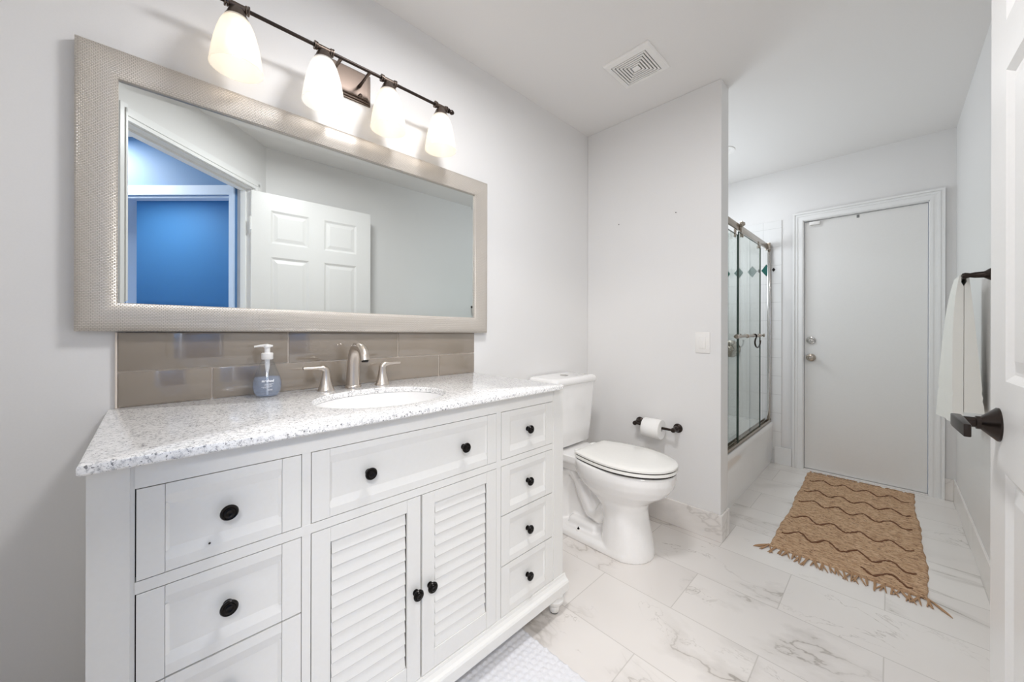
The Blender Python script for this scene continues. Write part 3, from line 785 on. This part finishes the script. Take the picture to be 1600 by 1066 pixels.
# ------------------------------------------------------------------ faucet
FZ = CZ1
fc = thing('faucet', (0.068, 0.533, FZ), 'brushed nickel arched spout faucet with two lever handles behind the basin', 'faucet')
pts = [Vector((0.068, 0.533, FZ))] + bez((0.068, 0.533, FZ+0.012), (0.066, 0.533, FZ+0.10), (0.072, 0.533, FZ+0.150), (0.115, 0.533, FZ+0.150), 14) \
      + bez((0.115, 0.533, FZ+0.150), (0.150, 0.533, FZ+0.150), (0.168, 0.533, FZ+0.130), (0.172, 0.533, FZ+0.104), 8)[1:]
k = len(pts); rad = []
for i in range(k):
    u = i/(k-1); rad.append(0.0255 if i == 0 else 0.0245*(1-u)**1.2 + 0.0145*(1-(1-u)**1.2) if u < 0.6 else 0.0150 + 0.0015*(u-0.6)/0.4)
obj('spout', tube(pts, rad, 24), 'nickel', fc, True, angle=60)
obj('spout_base', lathe([(0.0275, 0.0), (0.0275, 0.006), (0.0250, 0.009)], Matrix.Translation((0.068, 0.533, FZ)), 28), 'nickel', fc, True)
obj('aerator', lathe([(0.0110, -0.002), (0.0110, 0.004)], Matrix.Translation((0.1725, 0.533, FZ+0.101)), 20), 'gap', fc, True)
def handle(y, s):
    h = obj('handle', lathe([(0.0265, 0.0), (0.0265, 0.005), (0.0245, 0.008), (0.0195, 0.022), (0.0145, 0.045), (0.0125, 0.062), (0.0125, 0.070), (0.0, 0.070)], Matrix.Translation((0.086, y, FZ)), 28), 'nickel', fc, True)
    bm = tube([(0.086, y, FZ+0.058), (0.086, y, FZ+0.068), (0.086, y+s*0.003, FZ+0.075), (0.086, y+s*0.012, FZ+0.080), (0.086, y+s*0.03, FZ+0.0815), (0.087, y+s*0.072, FZ+0.0825)],
              [0.0125, 0.0125, 0.0118, 0.0100, 0.0090, 0.0085], 18)
    for v in bm.verts:
        d = abs(v.co.y - y)
        if d > 0.02: v.co.z = FZ+0.081 + (v.co.z-FZ-0.081)*0.62
    obj('lever', bm, 'nickel', h, True)
handle(0.433, -1); handle(0.636, 1)

# ------------------------------------------------------------------ soap bottle
bx, by = 0.064, 0.264
sp = thing('soap_bottle', (bx, by, CZ1), 'clear teardrop pump bottle half full of pale blue soap', 'soap bottle')
Tb = Matrix.Translation((bx, by, CZ1+0.0003))
prof = [(0.024, 0.0), (0.030, 0.003), (0.0365, 0.014), (0.0395, 0.027), (0.0400, 0.038), (0.0380, 0.052), (0.0335, 0.066), (0.0270, 0.085), (0.0205, 0.102), (0.0155, 0.115), (0.0145, 0.122)]
obj('bottle_body', lathe(prof, Tb, 36), 'bottle', sp, True, angle=80)
pr2 = [(max(0, r-0.0022), z+0.002 if i == 0 else z) for i, (r, z) in enumerate(prof) if z <= 0.06] + [(0.0335, 0.0605), (0.0, 0.0605)]
obj('soap', lathe(pr2, Tb, 36), 'soap', sp, True, 'pale blue liquid soap')
pump = obj('pump_collar', lathe([(0.0150, 0.117), (0.0162, 0.119), (0.0162, 0.136), (0.0145, 0.138), (0.0078, 0.138), (0.0078, 0.158)], Tb, 28), 'plastic', sp, True)
obj('pump_nozzle', merge(lathe([(0.009, 0.154), (0.0105, 0.156), (0.0105, 0.160), (0.007, 0.1645), (0, 0.165)], Tb, 24),
    tube([(bx+0.006, by+0.014, CZ1+0.1595), (bx, by, CZ1+0.161), (bx-0.006, by-0.018, CZ1+0.1605), (bx-0.008, by-0.034, CZ1+0.158)], [0.003, 0.0055, 0.0038, 0.0030], 12)), 'plastic', pump, True)
obj('dip_tube', merge(lathe([(0.0075, 0.118), (0.0070, 0.095), (0.0035, 0.075), (0.0033, 0.075)], Tb, 16), tube([(bx, by, CZ1+0.08), (bx, by, CZ1+0.004)], 0.0032, 12)), 'plastic', sp, True)
# print on the bottle: a word and lines of small print, wrapped on the belly towards the room
def wrap_mesh(o, ang0, z0, rfun):
    me = o.to_mesh() ; b = nb(); b.from_mesh(me); o.to_mesh_clear()
    for v in b.verts:
        r = rfun(z0+v.co.y) + 0.0004; a = ang0 + v.co.x/r
        v.co = Vector((bx + r*cos(a), by + r*sin(a), CZ1 + z0 + v.co.y))
    return b
def rprof(z):
    for (r0, za), (r1, zb) in zip(prof, prof[1:]):
        if za <= z <= zb: return r0 + (r1-r0)*(z-za)/(zb-za)
    return 0.03
cu = bpy.data.curves.new('txt', 'FONT'); cu.body = 'method'; cu.size = 0.0105; cu.offset = 0.00035
to = bpy.data.objects.new('txt', cu); COL.objects.link(to)
bpy.context.view_layer.update()
b = wrap_mesh(to, radians(-33), 0.0490, rprof)
bpy.data.objects.remove(to)
obj('print', b, 'label', sp, False, 'white printed word and small print')
b = nb()
for i, (zz, w0, w1) in enumerate(((0.0425, 0.01, 0.030), (0.0395, 0.008, 0.026), (0.0365, 0.012, 0.028), (0.0335, 0.0, 0.026), (0.0305, 0.004, 0.020), (0.0255, 0.016, 0.028), (0.0225, 0.016, 0.026))):
    x = w0
    while x < w1:
        w = 0.0008 + random.random()*0.0022
        for q in range(1):
            vs = []
            for (xx, z_) in ((x, zz), (x+w, zz), (x+w, zz+0.0011), (x, zz+0.0011)):
                r = rprof(z_)+0.0004; a = radians(-33) + xx/r
                vs.append(b.verts.new((bx+r*cos(a), by+r*sin(a), CZ1+z_)))
            b.faces.new(vs)
        x += w + 0.0007
obj('small_print', b, 'label', sp)

# ------------------------------------------------------------------ mirror
MY0, MY1, MZ0, MZ1 = -0.141, 1.216, 1.104, 1.856
mr = thing('wall_mirror', (0.0, 0.54, MZ0), 'wide rectangular mirror in a woven silver frame above the vanity', 'mirror')
tilt = 0.006
fp = [(0.0, 0.0), (0.0, 0.022), (0.004, 0.029), (0.012, 0.0325), (0.022, 0.034), (0.036, 0.0345), (0.050, 0.0325), (0.062, 0.028), (0.072, 0.021), (0.0755, 0.018), (0.0755, 0.010)]
rings = []
for off, h in fp:
    rings.append([Vector((0.002+h, y, z)) for y, z in ((MY0+off, MZ0+off+tilt), (MY1-off, MZ0+off-tilt), (MY1-off, MZ1-off-0.001), (MY0+off, MZ1-off))])
bm = nb(); RR = [[bm.verts.new(p) for p in r] for r in rings]
for a, b in zip(RR, RR[1:]):
    for i in range(4):
        j = (i+1) % 4; bm.faces.new((a[i], a[j], b[j], b[i]))
bm.faces.new(RR[0][::-1])
for e in bm.edges: pass
obj('mirror_frame', bm, 'frame', mr, True, 'woven silver frame', angle=50)
w = 0.0745
def mrect(o, x): return [Vector((x, y, z)) for y, z in ((MY0+w+o, MZ0+w-0.004+o), (MY1-w-o, MZ0+w-0.004+o), (MY1-w-o, MZ1-w-o), (MY0+w+o, MZ1-w-o))]
obj('mirror_glass', loft([mrect(0, 0.006), mrect(0, 0.01215), mrect(0.019, 0.0125)]), 'mirror', mr)

# ------------------------------------------------------------------ vanity light
BX, BZL = 0.120, 2.060
vlx = thing('vanity_light', (0.0, 0.526, 2.06), 'bronze bar wall light with four frosted bell shades above the mirror', 'wall light')
pl = nb(); add_box(pl, 0.0, 0.006, 0.428, 0.622, 2.000, 2.122)
add_box(pl, 0.006, 0.012, 0.434, 0.616, 2.006, 2.116)
add_box(pl, 0.012, 0.018, 0.442, 0.608, 2.014, 2.108); bevel(pl, 0.0015, 1)
pt = obj('wall_plate', pl, 'fixture', vlx, True, 'bronze rectangular backplate')
for y in (0.505, 0.585):
    obj('screw_cap', lathe([(0.006, 0), (0.006, 0.008), (0.004, 0.011), (0, 0.012)], aim((0.018, y-0.01, 2.108 if y < 0.55 else 2.02), (1, 0, 0)), 14), 'fixture', pt, True)
for y in (0.470, 0.572):
    obj('arm', tube([(0.016, y, 2.055), (0.05, y, 2.056), (0.09, y, 2.059), (BX, y, BZL)], [0.0065, 0.005, 0.005, 0.0065], 12), 'fixture', vlx, True)
obj('rod', tube([(BX, 0.115, BZL), (BX, 0.925, BZL)], 0.0058, 14), 'bronze', vlx, True)
fin = [(0.0058, 0), (0.010, 0.002), (0.010, 0.006), (0.006, 0.009), (0.009, 0.014), (0.0105, 0.020), (0.007, 0.028), (0.0, 0.034)]
obj('finial', lathe(fin, aim((BX, 0.912, BZL), (0, 1, 0)), 20), 'bronze', vlx, True)
obj('finial', lathe(fin, aim((BX, 0.128, BZL), (0, -1, 0)), 20), 'bronze', vlx, True)
LY = (0.176, 0.413, 0.643, 0.876)
for i, y in enumerate(LY):
    sk = obj('socket', merge(
        lathe([(0.0125, -0.024), (0.0125, -0.020), (0.0095, -0.018), (0.0095, 0.018), (0.0125, 0.020), (0.0125, 0.024)], aim((BX, y, BZL), (0, 1, 0)), 22),
        lathe([(0.0135, -0.030), (0.0135, -0.026)], aim((BX, y, BZL), (0, 1, 0)), 22), lathe([(0.0135, 0.026), (0.0135, 0.030)], aim((BX, y, BZL), (0, 1, 0)), 22),
        lathe([(0.012, 2.054), (0.019, 2.047), (0.021, 2.042), (0.0225, 2.040), (0.026, 2.030), (0.0295, 2.024), (0.0305, 2.015)], Matrix.Translation((BX, y, 0)), 28)), 'fixture', vlx, True)
    wm = i != 1
    prof_s = [(0.0285, 2.024), (0.034, 2.014), (0.0415, 1.998), (0.0485, 1.975), (0.0545, 1.950), (0.0590, 1.925), (0.0625, 1.900), (0.0655, 1.876)]
    inner = [(r-0.0025, z) for r, z in reversed(prof_s)]
    sh = obj('lamp_shade', lathe(prof_s + inner, Matrix.Translation((BX, y, 0)), 40, False), 'shade_warm' if wm else 'shade_cool', vlx, True, 'frosted bell shaped glass shade', angle=70)
    sh.visible_shadow = True
    bl = obj('bulb', lathe([(0.012, 2.02), (0.013, 1.995), (0.022, 1.975), (0.028, 1.952), (0.0275, 1.936), (0.020, 1.922), (0.010, 1.916), (0.0, 1.915)], Matrix.Translation((BX, y, 0)), 20), 'bulb_warm' if wm else 'bulb_cool', vlx, True)
    l = bpy.data.lights.new('lamp_bulb', 'POINT'); l.energy = LAMP_W; l.shadow_soft_size = 0.022
    l.color = (1.0, 0.92, 0.84) if wm else (1.0, 0.97, 0.94)
    lo = bpy.data.objects.new('lamp_bulb', l); COL.objects.link(lo); lo.location = (BX, y, 1.890)

# ------------------------------------------------------------------ toilet
TC = 1.735
toi = thing('toilet', (0.40, TC, 0), 'white two piece toilet with closed lid between vanity and short wall', 'toilet')
def egg(xb, xf, hw, z, n=48, sq=2.3):
    xm = xb + (xf-xb)*0.46; pts = []
    for i in range(n):
        a = 2*pi*i/n; c_, s_ = cos(a), sin(a)
        if c_ >= 0: px = xm + (xf-xm)*abs(c_)**(2/2.05); py = hw*math.copysign(abs(s_)**(2/2.1), s_)
        else: px = xm - (xm-xb)*abs(c_)**(2/sq); py = hw*math.copysign(abs(s_)**(2/sq), s_)
        pts.append(Vector((px, TC+py, z)))
    return pts
ped = loft([egg(0.40, 0.652, 0.130, 0.0), egg(0.40, 0.650, 0.129, 0.03), egg(0.405, 0.637, 0.122, 0.10), egg(0.41, 0.622, 0.115, 0.17), egg(0.39, 0.618, 0.110, 0.225),
            egg(0.34, 0.628, 0.112, 0.262), egg(0.30, 0.668, 0.136, 0.292), egg(0.27, 0.715, 0.162, 0.325), egg(0.25, 0.744, 0.178, 0.360), egg(0.24, 0.757, 0.185, 0.395),
            egg(0.23, 0.757, 0.184, 0.425), egg(0.23, 0.750, 0.178, 0.438)])
deck = loft([rr(0.035, 0.34, TC-0.080, TC+0.080, 0.04, 0.340), rr(0.03, 0.38, TC-0.115, TC+0.115, 0.05, 0.385), rr(0.025, 0.40, TC-0.135, TC+0.135, 0.04, 0.405), rr(0.025, 0.42, TC-0.138, TC+0.138, 0.04, 0.440)])
footp = loft([rr(0.10, 0.60, TC-0.130, TC+0.130, 0.06, 0.0), rr(0.10, 0.60, TC-0.130, TC+0.130, 0.06, 0.028), rr(0.12, 0.58, TC-0.112, TC+0.112, 0.05, 0.045)])
core = box(0.09, 0.42, TC-0.026, TC+0.026, 0.03, 0.39)
trap = tube([(0.47, TC, 0.27), (0.42, TC, 0.18), (0.375, TC, 0.125), (0.325, TC, 0.135), (0.285, TC, 0.20), (0.245, TC, 0.285), (0.20, TC, 0.325), (0.155, TC, 0.300), (0.130, TC, 0.23), (0.125, TC, 0.14), (0.125, TC, 0.02)],
            [0.085, 0.080, 0.074, 0.070, 0.068, 0.068, 0.068, 0.068, 0.068, 0.070, 0.074], 20, True, 0.62)
step = box(0.20, 0.38, TC-0.078, TC+0.078, 0.03, 0.085, 0.02, 3)
bowl = obj('bowl', merge(ped, deck, footp, core, trap, step), 'porcelain', toi, True)
rm = bowl.modifiers.new('join', 'REMESH'); rm.mode = 'VOXEL'; rm.voxel_size = 0.0055; rm.use_smooth_shade = True
smd = bowl.modifiers.new('soft', 'SMOOTH'); smd.factor = 0.5; smd.iterations = 5
for s in (-1, 1):
    bb = obj('bolt_cap', lathe([(0.013, 0.040), (0.013, 0.0475), (0.010, 0.049), (0.0, 0.049)], Matrix.Translation((0.290, TC+s*0.100, 0)), 18), 'plastic', toi, True)
    obj('bolt', lathe([(0.0065, 0.049), (0.0065, 0.053), (0.003, 0.054), (0.003, 0.060), (0.0, 0.061)], Matrix.Translation((0.290, TC+s*0.100, 0)), 12), 'black', bb, True)
def seat_ring(sx, z):
    # elongated oval front, tapering to a straight hinge edge at the back
    xf, hw, xm, xb, hb = 0.763-sx, 0.186-sx, 0.52, 0.292+sx*0.6, 0.142-sx
    half = [(xm + (xf-xm)*sin(radians(a)), hw*cos(radians(a))) for a in range(90, -1, -6)]
    n_ = 9
    for k in range(1, n_+1):
        u = k/n_; half.append((xm + (xb+0.012-xm)*u, hw + (hb-hw)*(u**1.7)))
    half += [(xb+0.003, hb-0.005), (xb, hb-0.014), (xb, hb*0.5)]
    pts = half + [(x, -y) for x, y in reversed(half)][:-1]
    return [Vector((x, TC+y, z)) for x, y in pts]
obj('seat', loft([seat_ring(0.006, 0.4435), seat_ring(0.0, 0.446), seat_ring(0.0, 0.4565), seat_ring(0.001, 0.4585)]), 'seat', toi, True)
lid = obj('lid', loft([seat_ring(0.002, 0.4635), seat_ring(0.0, 0.465), seat_ring(0.0, 0.473), seat_ring(0.005, 0.478), seat_ring(0.028, 0.4815), seat_ring(0.08, 0.483)]), 'seat', toi, True)
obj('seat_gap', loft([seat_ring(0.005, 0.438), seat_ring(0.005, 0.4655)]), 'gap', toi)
for s in (-1, 1): obj('hinge', box(0.255, 0.300, TC+s*0.075-0.02, TC+s*0.075+0.02, 0.440, 0.468, 0.006, 3), 'seat', toi, True)
def tk(x1_, hw, r, z, bow=0.012, n=7):
    pts = rr(0.012, x1_, TC-hw, TC+hw, r, z, n)
    for p in pts:
        if p.x > x1_-r-1e-4: p.x += bow*(1-((p.y-TC)/hw)**2)
    return pts
obj('tank', loft([tk(0.170, 0.165, 0.04, 0.452), tk(0.183, 0.178, 0.045, 0.462), tk(0.190, 0.184, 0.04, 0.55), tk(0.200, 0.193, 0.035, 0.72), tk(0.205, 0.197, 0.03, 0.806)]), 'porcelain', toi, True, angle=50)
tl = obj('tank_lid', loft([tk(0.210, 0.203, 0.03, 0.807), tk(0.214, 0.206, 0.03, 0.811), tk(0.214, 0.206, 0.03, 0.832), tk(0.208, 0.200, 0.03, 0.842), tk(0.19, 0.185, 0.03, 0.846)]), 'porcelain', toi, True, angle=50)
obj('flush_button', merge(lathe([(0.024, 0.845), (0.024, 0.8485), (0.021, 0.8495), (0.0, 0.8495)], Matrix.Translation((0.115, TC, 0)), 28)), 'chrome', tl, True)

# ------------------------------------------------------------------ toilet paper holder
tp = thing('toilet_paper_holder', (0.495, YT, 0.557), 'dark bronze two post paper holder on the short wall', 'paper holder')
for x in (0.385, 0.612):
    s = 1 if x < 0.5 else -1
    q = obj('post', lathe([(0.0255, 0), (0.0255, 0.004), (0.022, 0.008), (0.015, 0.012), (0.0125, 0.016), (0.0165, 0.026), (0.0155, 0.036), (0.010, 0.048), (0.0085, 0.056), (0.0125, 0.062), (0.0135, 0.070), (0.010, 0.078), (0.0, 0.082)], aim((x, YT, 0.557), (0, -1, 0)), 24), 'bronze', tp, True)
obj('spindle', tube([(0.385, YT-0.068, 0.557), (0.43, YT-0.068, 0.557), (0.57, YT-0.068, 0.557), (0.612, YT-0.068, 0.557)], [0.006, 0.0075, 0.0075, 0.006], 14), 'bronze', tp, True)
bm = lathe([(0.011, -0.051), (0.054, -0.051), (0.0555, -0.049), (0.0555, 0.049), (0.054, 0.051), (0.011, 0.051)], aim((0.497, YT-0.068, 0.547), (1, 0, 0)), 48, False)
bmr = lathe([(0.011, 0.051), (0.0105, 0.0), (0.011, -0.051)], aim((0.497, YT-0.068, 0.547), (1, 0, 0)), 48, False)
ro = tag(obj('toilet_roll', merge(bm, bmr), 'paper', None, True), 'roll of white toilet paper on the bronze holder', 'toilet paper')

# ------------------------------------------------------------------ switch, nail holes, vent
sw = thing('light_switch', (0.742, YT, 0.99), 'white rocker light switch on the short wall', 'light switch')
obj('switch_plate', box(0.705, 0.779, YT-0.006, YT, 0.990, 1.104, 0.003, 2), 'plastic', sw, True)
obj('rocker', box(0.7255, 0.7585, YT-0.009, YT-0.004, 1.014, 1.080, 0.002, 2), 'plastic', sw, True)
for x, z, l in ((0.237, 1.790, 'tiny dark nail high on the short wall, left one'), (0.597, 1.786, 'tiny dark nail high on the short wall, right one')):
    tag(obj('nail', lathe([(0.0028, 0), (0.0028, 0.003), (0, 0.004)], aim((x, YT, z), (0, -1, 0)), 10), 'gap'), l, 'nail')
vt = thing('ceiling_vent', (0.562, 1.735, H), 'white square exhaust vent grille of nested square slots on the ceiling', 'vent')
vx0, vx1, vy0, vy1 = 0.443, 0.681, 1.617, 1.855
vc = ((vx0+vx1)/2, (vy0+vy1)/2); hw0 = (vx1-vx0)/2
def sq(h, z): return [Vector((vc[0]+a*h, vc[1]+b*h, z)) for a, b in ((-1, -1), (1, -1), (1, 1), (-1, 1))]
fr = loft([sq(hw0, H), sq(hw0, H-0.006), sq(hw0-0.006, H-0.013), sq(hw0-0.029, H-0.016), sq(hw0-0.030, H-0.004)], False)
obj('vent_frame', fr, 'plastic', vt)
obj('vent_backing', box(vc[0]-hw0+0.03, vc[0]+hw0-0.03, vc[1]-hw0+0.03, vc[1]+hw0-0.03, H-0.004, H-0.001), 'gap', vt)
hh = hw0-0.0335
k = 0
while hh > 0.012:
    w_ = 0.0078 if hh > 0.022 else hh
    r = loft([sq(hh, H-0.010), sq(hh, H-0.016), sq(max(hh-w_, 0.001), H-0.016), sq(max(hh-w_, 0.001), H-0.010)], False)
    obj('louvre_ring', r, 'plastic', vt)
    hh -= 0.0136

# ------------------------------------------------------------------ towel bar and towel
TBX, TBZ = 1.682, 1.352
tb = thing('towel_bar', (XR, 2.69, TBZ), 'short dark bronze towel bar on the right wall', 'towel bar')
for y in (2.535,):
    obj('post', lathe([(0.0255, 0), (0.0255, 0.004), (0.0225, 0.009), (0.0165, 0.016), (0.0135, 0.022), (0.0125, 0.045), (0.0095, 0.058), (0.0115, 0.064), (0.013, 0.072), (0.010, 0.080), (0, 0.084)], aim((XR, y, TBZ+0.003), (-1, 0, 0)), 24), 'bronze', tb, True)
obj('rod', tube([(TBX, 2.535, TBZ), (TBX, 2.795, TBZ)], 0.0075, 14), 'bronze', tb, True)
# folded towel: an outline in the x-z plane swept along the bar with gentle folds
def towel():
    NY, y0_, y1_ = 22, 2.588, 2.800
    rings = []
    outl = []
    top = TBZ + 0.012
    # outer outline: front bottom -> over the bar -> back bottom ; then inner outline back
    zf, zb_ = 0.700, 0.752
    nseg = 34
    def prof_pts(j):
        y = y0_ + (y1_-y0_)*j/NY; u = j/NY
        edge = 1.0
        flare = 1 + 0.25*u
        pts = []
        def fx(t):   # front outer face x at fraction t downwards
            return TBX - 0.0145 - 0.021*(1-math.exp(-5*t)) - 0.034*u**1.5*t + 0.003*sin(11*u+1.5*t)*t + (0.0028 if abs(t-0.80) < 0.012 or abs(t-0.87) < 0.012 else 0)
        def bx_(t):
            return TBX + 0.0145 + 0.042*t**0.9 + 0.002*sin(9*u+t)*t - (0.0025 if abs(t-0.84) < 0.014 or abs(t-0.92) < 0.014 else 0)
        for i in range(nseg+1):
            t = 1 - i/nseg; pts.append(Vector((fx(t), y, top-0.012 - (top-0.012-zf)*t)))
        for a in (150, 120, 90, 60, 30): pts.append(Vector((TBX + 0.0145*cos(radians(a)), y, TBZ+0.004 + 0.0145*sin(radians(a)))))
        for i in range(nseg+1):
            t = i/nseg; pts.append(Vector((bx_(t), y, top-0.012 - (top-0.012-zb_)*t)))
        for i in range(nseg+1):
            t = 1 - i/nseg; pts.append(Vector((TBX + (0.0078 if t < 0.02 else 0.0008), y, max(zb_, TBZ-0.02-(TBZ-0.02-zb_)*t))))
        for a in (30, 90, 150): pts.append(Vector((TBX + 0.0083*cos(radians(a)), y, TBZ + 0.0083*sin(radians(a)))))
        for i in range(nseg+1):
            t = i/nseg; pts.append(Vector((TBX - (0.0078 if t < 0.02 else 0.0008), y, TBZ-0.02-(TBZ-0.02-zf)*t)))
        return pts
    R_ = [prof_pts(j) for j in range(NY+1)]
    return loft(R_, True)
tw = tag(obj('towel', towel(), 'towel', None, True, angle=60), 'white folded hand towel hanging over the bronze towel bar', 'towel')

# ------------------------------------------------------------------ jute rug
RX0, RX1, RY0, RY1 = 1.012, 1.570, 2.290, 3.680
rug = thing('jute_rug', ((RX0+RX1)/2, (RY0+RY1)/2, 0), 'tan woven jute rug with dark zigzags and fringed ends by the flush door', 'rug')
bm = nb(); nx, ny = 70, 170; V = []
for j in range(ny+1):
    row = []
    for i in range(nx+1):
        u, v = i/nx, j/ny
        ex = 0.002*sin(v*75) + 0.004*sin(v*17+1) + 0.0015*random.random()
        x = RX0 + (RX1-RX0)*u + (ex if i == 0 else (-ex if i == nx else 0)) + 0.006*sin(v*5)
        y = RY0 + (RY1-RY0)*v + 0.012*(u-0.5)
        z = 0.008 + 0.0016*sin(y*2*pi/0.021) * sin(x*2*pi/0.017 + j) + 0.0012*random.random()
        if i in (0, nx) or j in (0, ny): z = 0.002
        row.append(bm.verts.new((x, y, z)))
    V.append(row)
for j in range(ny):
    for i in range(nx): bm.faces.new((V[j][i], V[j][i+1], V[j+1][i+1], V[j+1][i]))
# sides down to the floor
ring = [V[0][i] for i in range(nx+1)] + [V[j][nx] for j in range(1, ny+1)] + [V[ny][i] for i in range(nx-1, -1, -1)] + [V[j][0] for j in range(ny-1, 0, -1)]
low = [bm.verts.new((v.co.x, v.co.y, 0.0005)) for v in ring]
for i in range(len(ring)):
    j = (i+1) % len(ring); bm.faces.new((ring[i], low[i], low[j], ring[j]))
obj('woven_body', bm, 'jute', rug, True, angle=80)
for wi, wy in enumerate(WAVES + (2.365,)):
    pts = []
    xa, xb_ = (RX0+0.03, RX1-0.03)
    if wi == 5: xa, xb_ = 1.36, RX1-0.04
    x = xa
    while x < xb_:
        ph = ((x-1.05)/0.116) % 1.0
        tri = 4*abs(ph-0.5) - 1
        tri = sin(tri*pi/2)*0.75 + tri*0.25
        pts.append((x, wy - 0.036*tri + 0.005*random.uniform(-1, 1), 0.0088 + 0.0016*random.random()))
        x += 0.009
    obj('zigzag_cord', tube(pts, [0.0036 + 0.0030*random.random() for _ in pts], 6, True, 0.6), 'jute_dark', rug, True, 'dark brown zigzag cord')
def tassel(x, y, dirn, ln, parent):
    b = nb()
    for q in range(3):
        sx = random.uniform(-0.018, 0.018); cx_ = x + random.uniform(-0.004, 0.004)
        add_tube(b, bez((cx_, y, 0.006), (cx_+sx*0.2, y+dirn*ln*0.3, 0.007), (cx_+sx, y+dirn*ln*0.7, 0.005), (cx_+sx*1.6, y+dirn*ln, 0.003), 6), [0.0034, 0.0034, 0.0033, 0.0032, 0.003, 0.0026, 0.0012], 5)
    return obj('tassel', b, 'jute_fringe', parent, True, 'tan fringe tassel')
nt = 22
for i in range(nt):
    x = RX0 + 0.006 + (RX1-RX0-0.012)*i/(nt-1)
    tassel(x, RY0+0.012*((x-RX0)/(RX1-RX0)-0.5)+0.002, -1, random.uniform(0.055, 0.085), rug)
    tassel(x, RY1+0.004, 1, random.uniform(0.018, 0.030), rug)
for side in (0, 1):
    bm = nb()
    for q in range(4):
        if side == 0: add_tube(bm, bez((RX0+0.005, RY0+0.003, 0.006), (RX0-0.01, RY0-0.02, 0.007), (RX0-0.02-0.006*q, RY0-0.04, 0.005), (RX0-0.032-0.006*q, RY0-0.055-0.004*q, 0.003), 6), [0.0036]*6+[0.0015], 5)
        else: add_tube(bm, bez((RX1-0.005, RY0+0.01, 0.006), (RX1+0.01, RY0-0.01, 0.007), (RX1+0.02+0.004*q, RY0-0.03, 0.005), (RX1+0.042+0.004*q, RY0-0.052-0.006*q, 0.003), 6), [0.0036]*6+[0.0015], 5)
    obj('tassel', bm, 'jute_fringe', rug, True)

# ------------------------------------------------------------------ bath mat
bm = nb(); X0m, X1m, Y0m, Y1m = 0.492, 1.02, 0.20, 0.985; st_ = 0.0045
nx, ny = int((X1m-X0m)/st_), int((Y1m-Y0m)/st_); V = []
for j in range(ny+1):
    row = []
    for i in range(nx+1):
        x = X0m + st_*i; y = Y0m + st_*j
        e = (i in (0, nx)) or (j in (0, ny))
        z = 0.003 if e else 0.0115 + 0.0035*(abs(sin(pi*x/0.022))*abs(sin(pi*(y + 0.011*(int(x/0.022) % 2))/0.022))) + 0.001*random.random()
        row.append(bm.verts.new((x + (0.002*random.random() if e else 0), y + (0.003*random.uniform(-1, 1) if e else 0), z)))
    V.append(row)
for j in range(ny):
    for i in range(nx): bm.faces.new((V[j][i], V[j][i+1], V[j+1][i+1], V[j+1][i]))
lo4 = [bm.verts.new((x, y, 0.001)) for x, y in ((X0m, Y0m), (X1m, Y0m), (X1m, Y1m), (X0m, Y1m))]
bm.faces.new(lo4)
tag(obj('bath_mat', bm, 'mat', None, True, angle=80), 'white nubby cotton bath mat on the floor in front of the vanity', 'bath mat')

# ------------------------------------------------------------------ added fill lamp out of view, and the tub's recessed light
cl = thing('fill_ceiling_lamp', (ROOM_FILL[0], ROOM_FILL[1], H), 'round flush lamp added as fill on the bathroom ceiling, out of view', 'ceiling lamp')
obj('fill_lamp_base', lathe([(0.16, H), (0.16, H-0.02), (0.150, H-0.030), (0.148, H-0.066), (0.0, H-0.066)], Matrix.Translation((ROOM_FILL[0], ROOM_FILL[1], 0)), 40), 'plastic', cl, True)
dn_ = thing('recessed_light', (TUB_LAMP[0], TUB_LAMP[1], H), 'round recessed ceiling light over the bathtub, half hidden by the short wall', 'recessed light')
obj('trim_ring', lathe([(0.085, H), (0.085, H-0.004), (0.070, H-0.006), (0.060, H-0.002), (0.060, H)], Matrix.Translation((TUB_LAMP[0], TUB_LAMP[1], 0)), 36, False), 'plastic', dn_, True)
